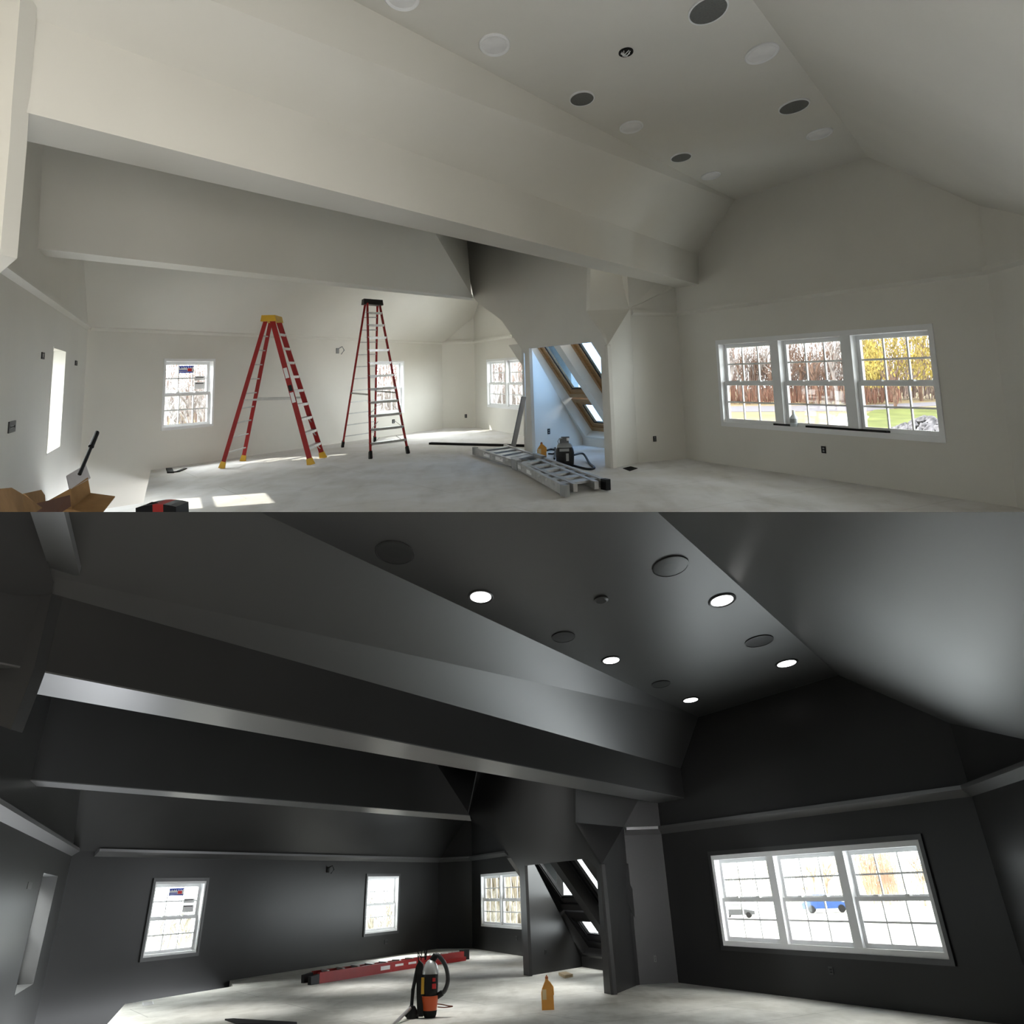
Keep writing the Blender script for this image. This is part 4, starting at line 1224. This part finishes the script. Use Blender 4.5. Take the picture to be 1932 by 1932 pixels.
part('tube', MB().tube([a - (b2 - a) * .2 + Vector((0, 0, .0)), b2], 2.6 * k, 12), STEEL, e)
part('end_cuff', MB().tube([b2 - (b2 - a) * .06, b2 + (b2 - a) * .03], 3.1 * k, 12), BLK, e)
q = [R.hz(*p) for p in ((1054, 1840), (1066, 1846), (1081, 1843), (1068, 1838))]
solo('wood_offcut', MB().prism(q, (0, 0, .05)), WOOD, R, q[0], 'small flat wood offcut on the floor inside the nook opening', 'wood')
q = [R.hz(*p) for p in ((424, 1925), (440, 1924), (560, 1931), (560, 1936), (450, 1934))]
solo('dark_strip', MB().prism(q, (0, 0, .02)), DARK, R, q[0], 'thin dark strip on the floor at the bottom picture edge', 'strip')

# stickers on the windows at the left of the back walls
def window_sticker(R, wf, rect, word):
    s0, s1, h0, h1 = rect
    w_, hm = s1 - s0, (h0 + h1) / 2
    d = .06 + .05 + .012
    a, b = s0 + w_ * .37, s0 + w_ * .66
    y1, y0 = h1 - .13, h1 - .13 - (h1 - h0) * .105
    e = thing('window_sticker', 'blue, white and red sticker at the top of the %s room left window' % word, 'sticker', R, wf.pt(a, y0, d))
    def lay(nm, m, x0, x1, z0, z1, dd):
        mb = MB()
        wf.bx(mb, a + (b - a) * x0, a + (b - a) * x1, y0 + (y1 - y0) * z0, y0 + (y1 - y0) * z1, dd, d)
        part(nm, mb, m, e)
    lay('sheet', PAPER, 0, 1, 0, 1, d - .002)
    lay('blue_band', BLUE, 0, 1, .0, .18, d - .004)
    lay('blue_band', BLUE, 0, .55, .26, .40, d - .004)
    lay('red_patch', REDP, .58, .86, .22, .62, d - .004)
    lay('blue_band', BLUE, 0, 1, .82, 1, d - .004)
    for i in range(6):
        lay('lettering', BLUE, .06 + .15 * i, .14 + .15 * i, .62 + .05 * (i % 3), .84, d - .004)
    x0, x1 = s0 + w_ * .68, s0 + w_ * .9
    e = thing('paper_label', 'white paper label stuck on the right of the left window of the %s room' % word, 'label', R, wf.pt(x0, hm + .2, d))
    for z0, z1 in ((.30, .40), (.10, .26)):
        mb = MB()
        wf.bx(mb, x0, x1, hm + z0 * .9, hm + z1 * .9, d - .003, d)
        sh = part('sheet', mb, PAPER, e)
        mb = MB()
        wf.bx(mb, x0 + .03, x1 - .05, hm + z1 * .9 - .035, hm + z1 * .9 - .02, d - .005, d - .003)
        part('print', mb, DARK, sh)
window_sticker(U_, WU['bw'], WU['rects']['W1'], 'white')
window_sticker(L_, WL['bw'], WL['rects']['W1'], 'charcoal')
s0, s1, h0, h1 = WU['rects']['W4']
def sill_item(name, label, cat, t0, t1, hgt, m, d0=-.015, d1=.05):
    mb = MB()
    WU['rw'].bx(mb, s0 + (s1 - s0) * t0, s0 + (s1 - s0) * t1, h0 + .075, h0 + .075 + hgt, d0, d1)
    return solo(name, mb, m, U_, WU['rw'].pt(s0 + (s1 - s0) * t0, h0), label, cat)
sill_item('dark_bar', 'short black bar lying on the sill of the middle unit of the triple window', 'bar', .30, .39, .03, DARK)
sill_item('dark_bar', 'long black bar lying on the sill at the right of the bottle', 'bar', .46, .80, .03, DARK)
b_ = WU['rw'].pt(s0 + (s1 - s0) * .395, h0 + .075, .02)
e = thing('bottle', 'small clear bottle with a dark band on the sill of the triple window', 'bottle', U_, b_)
part('body', MB().lathe(b_, [(.05, 0), (.055, .02), (.055, .14), (.02, .19), (.02, .22)], 14), mat('bottle_plastic', (.6, .65, .68), .15), e, smooth=True)
part('label', MB().lathe(b_ + Vector((0, 0, .06)), [(.057, 0), (.057, .06)], 14), GRY, e)
part('cap', MB().lathe(b_ + Vector((0, 0, .22)), [(.024, 0), (.024, .03)], 10), PAPER, e)

# ------------------------------------------------------------------ outdoors
BARK = mat('grey_bark', (.17, .145, .13), .9, .1, var=.3, scale=2)
BARKB = mat('tan_bark', (.10, .062, .045), .9, .1, var=.3, scale=2)
PALE = mat('pale_bark', (.15, .13, .12), .9, .1, var=.25, scale=2)
TWIG = mat('russet_twigs', (.10, .05, .035), .9, .1, var=.35, scale=.3)
TWIGP = mat('pale_twigs', (.155, .115, .10), .9, .1, var=.35, scale=.3)
WILLOW = mat('yellow_leaves', (.17, .125, .028), .7, .2, var=.5, scale=.6)
BLE = mat('overexposed_bark', (.36, .34, .29), .9, .1, var=.25, scale=2)  # bark lightened to stand in for the overexposed view outside
BLE2 = mat('overexposed_tan_bark', (.34, .27, .20), .9, .1, var=.25, scale=2)
ASH = mat('ash_bark', (.3, .285, .28), .9, .1, var=.25, scale=2)
LAWN = mat('winter_lawn', (.12, .09, .05), .95, .05, var=.18, scale=.25)
GREEN = mat('green_grass', (.062, .068, .02), .95, .05, var=.3, scale=.4)
ROAD = mat('grey_asphalt', (.075, .068, .075), .9, .1)
GRAVEL = mat('grey_gravel', (.08, .075, .08), .95, .1, var=.5, scale=2.5)
LAWNL = mat('pale_lawn', (.5, .48, .42), .95, .05, var=.05, scale=.25)  # lawn colour lightened, stands for ground blown out by glare

def tree_mesh(seed, h, lean=.0, depth=4, spread=.5, tw=.018):
    rnd = random.Random(seed)
    mb = MB()
    def grow(p, d, L, r, lev):
        n = 3
        pts = [p]
        for i in range(n):
            d = (d + Vector((rnd.uniform(-.16, .16), rnd.uniform(-.16, .16), rnd.uniform(-.02, .1)))).normalized()
            p = p + d * L / n
            pts.append(p)
        mb.tube(pts, r, 5 if lev < 2 else 3, r * .55)
        if lev < depth:
            for i in range(rnd.randint(3, 4)):
                t = rnd.uniform(.35, 1)
                a = rnd.uniform(0, 6.28)
                b = pts[int(t * n)] if t < 1 else pts[-1]
                nd = (d + Vector((math.cos(a), math.sin(a), rnd.uniform(0, .6))) * rnd.uniform(spread, spread * 1.7)).normalized()
                grow(b, nd, L * rnd.uniform(.5, .72), r * .5, lev + 1)
    grow(Vector((0, 0, 0)), Vector((lean, 0, 1)), h * .42, h * tw, 0)
    return mb

PROTO = {}
def plant_tree(R, px, row, sx, seed, m, label, group, zg=-2.8, h=10):
    key = (seed, m.name)
    base = R.hz(px, row, zg)
    if key not in PROTO:
        o = link_mesh('bare_tree', tree_mesh(seed, h), m, R, (0, 0, 0), clip=False)
        PROTO[key] = o
    else:
        o = PROTO[key].copy()
        COL.objects.link(o)
    o.matrix_world = R.m4 @ Matrix.Translation(base) @ Matrix.Rotation(px * 1.7 + row, 4, 'Z') @ Matrix.Scale(sx, 4)
    return tag(o, label, 'tree', group)

rn = random.Random(7)
TL = {'U4': 'bare grey-brown tree in the woods beyond the triple window of the white room',
      'UB': 'bare tree close outside the back windows of the white room',
      'L4': 'pale bare tree beyond the triple window of the charcoal room',
      'LB': 'pale bare tree outside the back windows of the charcoal room'}
for i in range(26):
    plant_tree(U_, 1352 + (i * 61 + rn.uniform(-14, 14)) % 290, rn.uniform(752, 764), rn.uniform(.9, 1.35), i % 5, BARKB if i % 3 else PALE, TL['U4'], 'bare trees across the road')
for i in range(7):
    plant_tree(U_, 1650 + i * 22 + rn.uniform(-8, 8), rn.uniform(750, 758), rn.uniform(.9, 1.2), i % 5, BARKB, TL['U4'], 'bare trees across the road')
o = plant_tree(U_, 1580, 768, 1.25, 9, PALE, 'large pale bare tree at the roadside in the middle unit of the triple window', None)
for rng, n in (((296, 420), 16), ((700, 775), 9), ((905, 1005), 14)):
    for i in range(n):
        t = (i * .618) % 1
        plant_tree(U_, rng[0] + (rng[1] - rng[0]) * t, rn.uniform(800, 850), rn.uniform(.55, .95), 5 + i % 4, ASH if i % 3 else PALE, TL['UB'], 'bare trees behind the back wall')
def thicket(name, label, R, pxr, rows, zg, n, hgt, m, rad=.03):
    rnd = random.Random(len(name) + n)
    mb = MB()
    for i in range(n):
        b = R.hz(rnd.uniform(*pxr), rnd.uniform(*rows), zg)
        h = hgt * rnd.uniform(.35, 1)
        a = rnd.uniform(0, 6.28)
        d = Vector((math.cos(a), math.sin(a), 0)) * h * rnd.uniform(.05, .35)
        b = b + Vector((0, 0, h * rnd.uniform(0, .3)))
        mb.tube([b, b + d * .3 + Vector((0, 0, h * .5)), b + d + Vector((0, 0, h))], rad, 3, rad * .3)
    c = sum(mb.v[::50], Vector()) / len(mb.v[::50])
    return solo(name, mb, m, R, c, label, 'thicket', None, 'stuff')
U_.clip_keep, L_.clip_keep = U_.clip, L_.clip
thicket('thicket', 'russet undergrowth of twigs at the edge of the woods across the road', U_, (1345, 1790), (751, 757), -2.8, 1700, 11, TWIGP, .045)
thicket('thicket', 'low russet brush along the far side of the road', U_, (1345, 1700), (760, 764), -2.8, 700, 2.6, TWIG, .05)
thicket('thicket', 'grey twigs outside the left single window of the white room', U_, (292, 425), (792, 812), -2.8, 500, 9, TWIGP, .035)
thicket('thicket', 'grey twigs outside the window behind the taller ladder', U_, (695, 780), (792, 812), -2.8, 320, 9, TWIGP, .035)
thicket('thicket', 'grey twigs outside the double window of the white room', U_, (900, 1010), (792, 812), -2.8, 450, 9, TWIGP, .035)
# ground
def gpoly(name, label, R, px, z, m, th=.15, kind='structure', cat='ground'):
    q = [R.hz(*p, z) for p in px]
    return structure(name, MB().prism(q, (0, 0, -th)), m, R, label, cat, sum(q, Vector()) / len(q))
gpoly('ground_lawn', 'tan winter lawn beyond the triple window', U_, [(1180, 738), (2150, 720), (2150, 880), (1180, 900)], -2.8, LAWN)
gpoly('ground_road', 'grey road beyond the lawn', U_, [(1180, 768), (1640, 764), (1900, 752), (1900, 757), (1700, 769), (1640, 775), (1180, 778)], -2.77, ROAD)
gpoly('ground_green', 'green grass patch at the right of the lawn', U_, [(1625, 785), (1650, 773), (1800, 767), (1850, 800), (1760, 830), (1625, 812)], -2.76, GREEN)
gpoly('ground_woods', 'woodland floor behind the back wall', U_, [(150, 768), (1040, 748), (1040, 1000), (150, 1100)], -2.85, LAWN)
gpoly('ground_driveway', 'pale driveway curving past the green grass', U_, [(1585, 782), (1625, 778), (1640, 786), (1628, 800), (1590, 812), (1560, 800)], -2.75, mat('pale_gravel', (.15, .14, .12), .9))
gn = MB().prism([(6.2, 11, -2.9), (40, 4, -2.9), (90, 50, -2.9), (12, 50, -2.9), (3.5, 17.5, -2.9)], (0, 0, -.2))
gn.noclip = True
structure('ground_near', gn, LAWN, U_, 'tan lawn close to the house below the triple window', 'ground')
gn = MB().bx(-60, -8.6, 0, 60, -3.4, -2.9)  # added slab, keeps the sun off the charcoal room's left windows
gn.noclip = True
structure('sun_blocking_slab', gn, LAWN, U_, 'earth slab added left of the house, blocks the sun', 'ground')
# willow with hanging yellow leaves
def willow(label, px, row, h, wpx, seed, m, group=None):
    rnd = random.Random(seed)
    b = U_.hz(px, row, -2.8)
    k = U_.k(b)
    e = thing('willow_tree', label, 'tree', U_, b, group)
    tm = tree_mesh(seed, h * .8, depth=2)
    mb = MB()
    mb.add([p + b for p in tm.v], tm.f)
    part('trunk', mb, BARKB, e)
    mb = MB()
    for i in range(520):
        a, rr = rnd.uniform(0, 6.28), math.sqrt(rnd.random())
        x, y = math.cos(a) * rr * wpx * k / 2, math.sin(a) * rr * wpx * k / 2
        zt = h * (1 - .45 * rr * rr) * rnd.uniform(.5, 1)
        for j in range(7):
            z = zt - j * rnd.uniform(.2, .5)
            if z < h * .18:
                break
            p = b + Vector((x + rnd.uniform(-.2, .2), y + rnd.uniform(-.2, .2), z))
            s_ = rnd.uniform(.12, .3)
            u = Vector((rnd.uniform(-1, 1), rnd.uniform(-1, 1), rnd.uniform(-.3, .3))).normalized() * s_ * .6
            v = Vector((rnd.uniform(-.3, .3), rnd.uniform(-.3, .3), -1)) * s_
            mb.add([p, p + u, p + v + u * .5, p + v], [(0, 1, 2, 3)])
    o = part('foliage', mb, m, e)
    o['kind'] = 'stuff'
    return e
willow('large yellow willow in the right unit of the triple window', 1690, 772, 11.5, 150, 3, WILLOW)
willow('smaller yellow tree left of the large willow', 1632, 762, 10, 60, 5, WILLOW)
# gravel heap
rnd = random.Random(2)
mb = MB()
gc = U_.hz(1752, 822, -2.8)
gk = U_.k(gc)
for i in range(220):
    a, rr = rnd.uniform(0, 6.28), math.sqrt(rnd.random())
    x, y = math.cos(a) * rr * 50 * gk, math.sin(a) * rr * 3.5
    p = gc + Vector((x, y, (1 - rr) * 1.0 + .1))
    mb.lathe(p, [(.05, -.2), (.32 * rnd.uniform(.5, 1), 0), (.08, .22)], 6)
solo('gravel_heap', mb, GRAVEL, U_, gc, 'heap of grey stones at the lower right of the triple window', 'gravel', None, 'stuff')
# outside the charcoal room
for i in range(16):
    plant_tree(L_, 1350 + (i * 67 + rn.uniform(-14, 14)) % 420, rn.uniform(1704, 1712), rn.uniform(1.1, 1.6), i % 5, BLE if i % 3 else BLE2, TL['L4'], 'pale trees across the yard')
for rng, n in (((280, 395), 8), ((688, 760), 5), ((905, 990), 6)):
    for i in range(n):
        t = (i * .618 + .2) % 1
        plant_tree(L_, rng[0] + (rng[1] - rng[0]) * t, rn.uniform(1790, 1830), rn.uniform(.6, .9), 5 + i % 4, BLE, TL['LB'], 'pale trees behind the charcoal back wall')
thicket('thicket', 'pale brush beyond the yard of the charcoal room', L_, (1345, 1790), (1702, 1706), -2.8, 900, 13, mat('overexposed_twigs', (.44, .40, .33), .9, .1, var=.3, scale=.3), .05)  # twig colour lightened to imitate overexposure
thicket('thicket', 'pale dense brush outside the double window of the charcoal room', L_, (885, 1015), (1764, 1775), -2.8, 3200, 10, mat('overexposed_twigs', (.44, .40, .33), .9, .1, var=.3, scale=.3), .06)
thicket('thicket', 'russet shrub in the right unit of the charcoal triple window', L_, (1640, 1700), (1708, 1712), -2.8, 260, 13, mat('overexposed_russet', (.42, .27, .19), .9, .1, var=.3, scale=.3), .05)  # russet paled the same way, overexposure put into the colour
gpoly('ground_yard', 'bright pale yard beyond the charcoal triple window', L_, [(1180, 1698), (2100, 1664), (2100, 1850), (1180, 1880)], -2.8, LAWNL)
gpoly('ground_back', 'pale ground behind the charcoal back wall', L_, [(150, 1760), (1040, 1728), (1040, 1980), (150, 2050)], -2.85, LAWNL)
def car(R, px, row, length, m, label, rot):
    b = R.hz(px, row, -2.8)
    e = thing('car', label, 'car', R, b)
    rm = Matrix.Rotation(rot, 3, 'Z')
    s_ = length / 4.4
    def loop(pts, y):
        return [b + rm @ Vector((x * s_, y * s_, z * s_)) for x, z in pts]
    off = rm @ Vector((0, 1.7 * s_, 0))
    part('body', MB().prism(loop([(-2.2, .35), (2.2, .35), (2.25, .75), (1.2, .95), (-1.9, 1.0), (-2.25, .8)], -.85), off), m, e)
    part('cabin', MB().prism(loop([(-1.75, .98), (1.0, .95), (.45, 1.45), (-1.2, 1.48)], -.75), rm @ Vector((0, 1.5 * s_, 0))), GRY, e)
    part('roof', MB().prism(loop([(.45, 1.45), (-1.2, 1.48), (-1.1, 1.53), (.35, 1.5)], -.75), rm @ Vector((0, 1.5 * s_, 0))), m, e)
    for x in (-1.4, 1.4):
        for y in (-.8, .8):
            p = b + rm @ Vector((x * s_, y * s_, .33 * s_))
            q = rm @ Vector((0, .1 * s_, 0))
            part('wheel', MB().tube([p - q, p + q], .33 * s_, 14), BLK, e)
car(L_, 1562, 1722, 6.5, mat('blue_paint', (.02, .06, .2), .35), 'blue car parked beyond the middle unit of the charcoal triple window', -.35)
car(L_, 1394, 1732, 4.5, mat('grey_paint', (.06, .063, .07), .35), 'grey car parked beyond the left unit of the charcoal triple window', -.3)
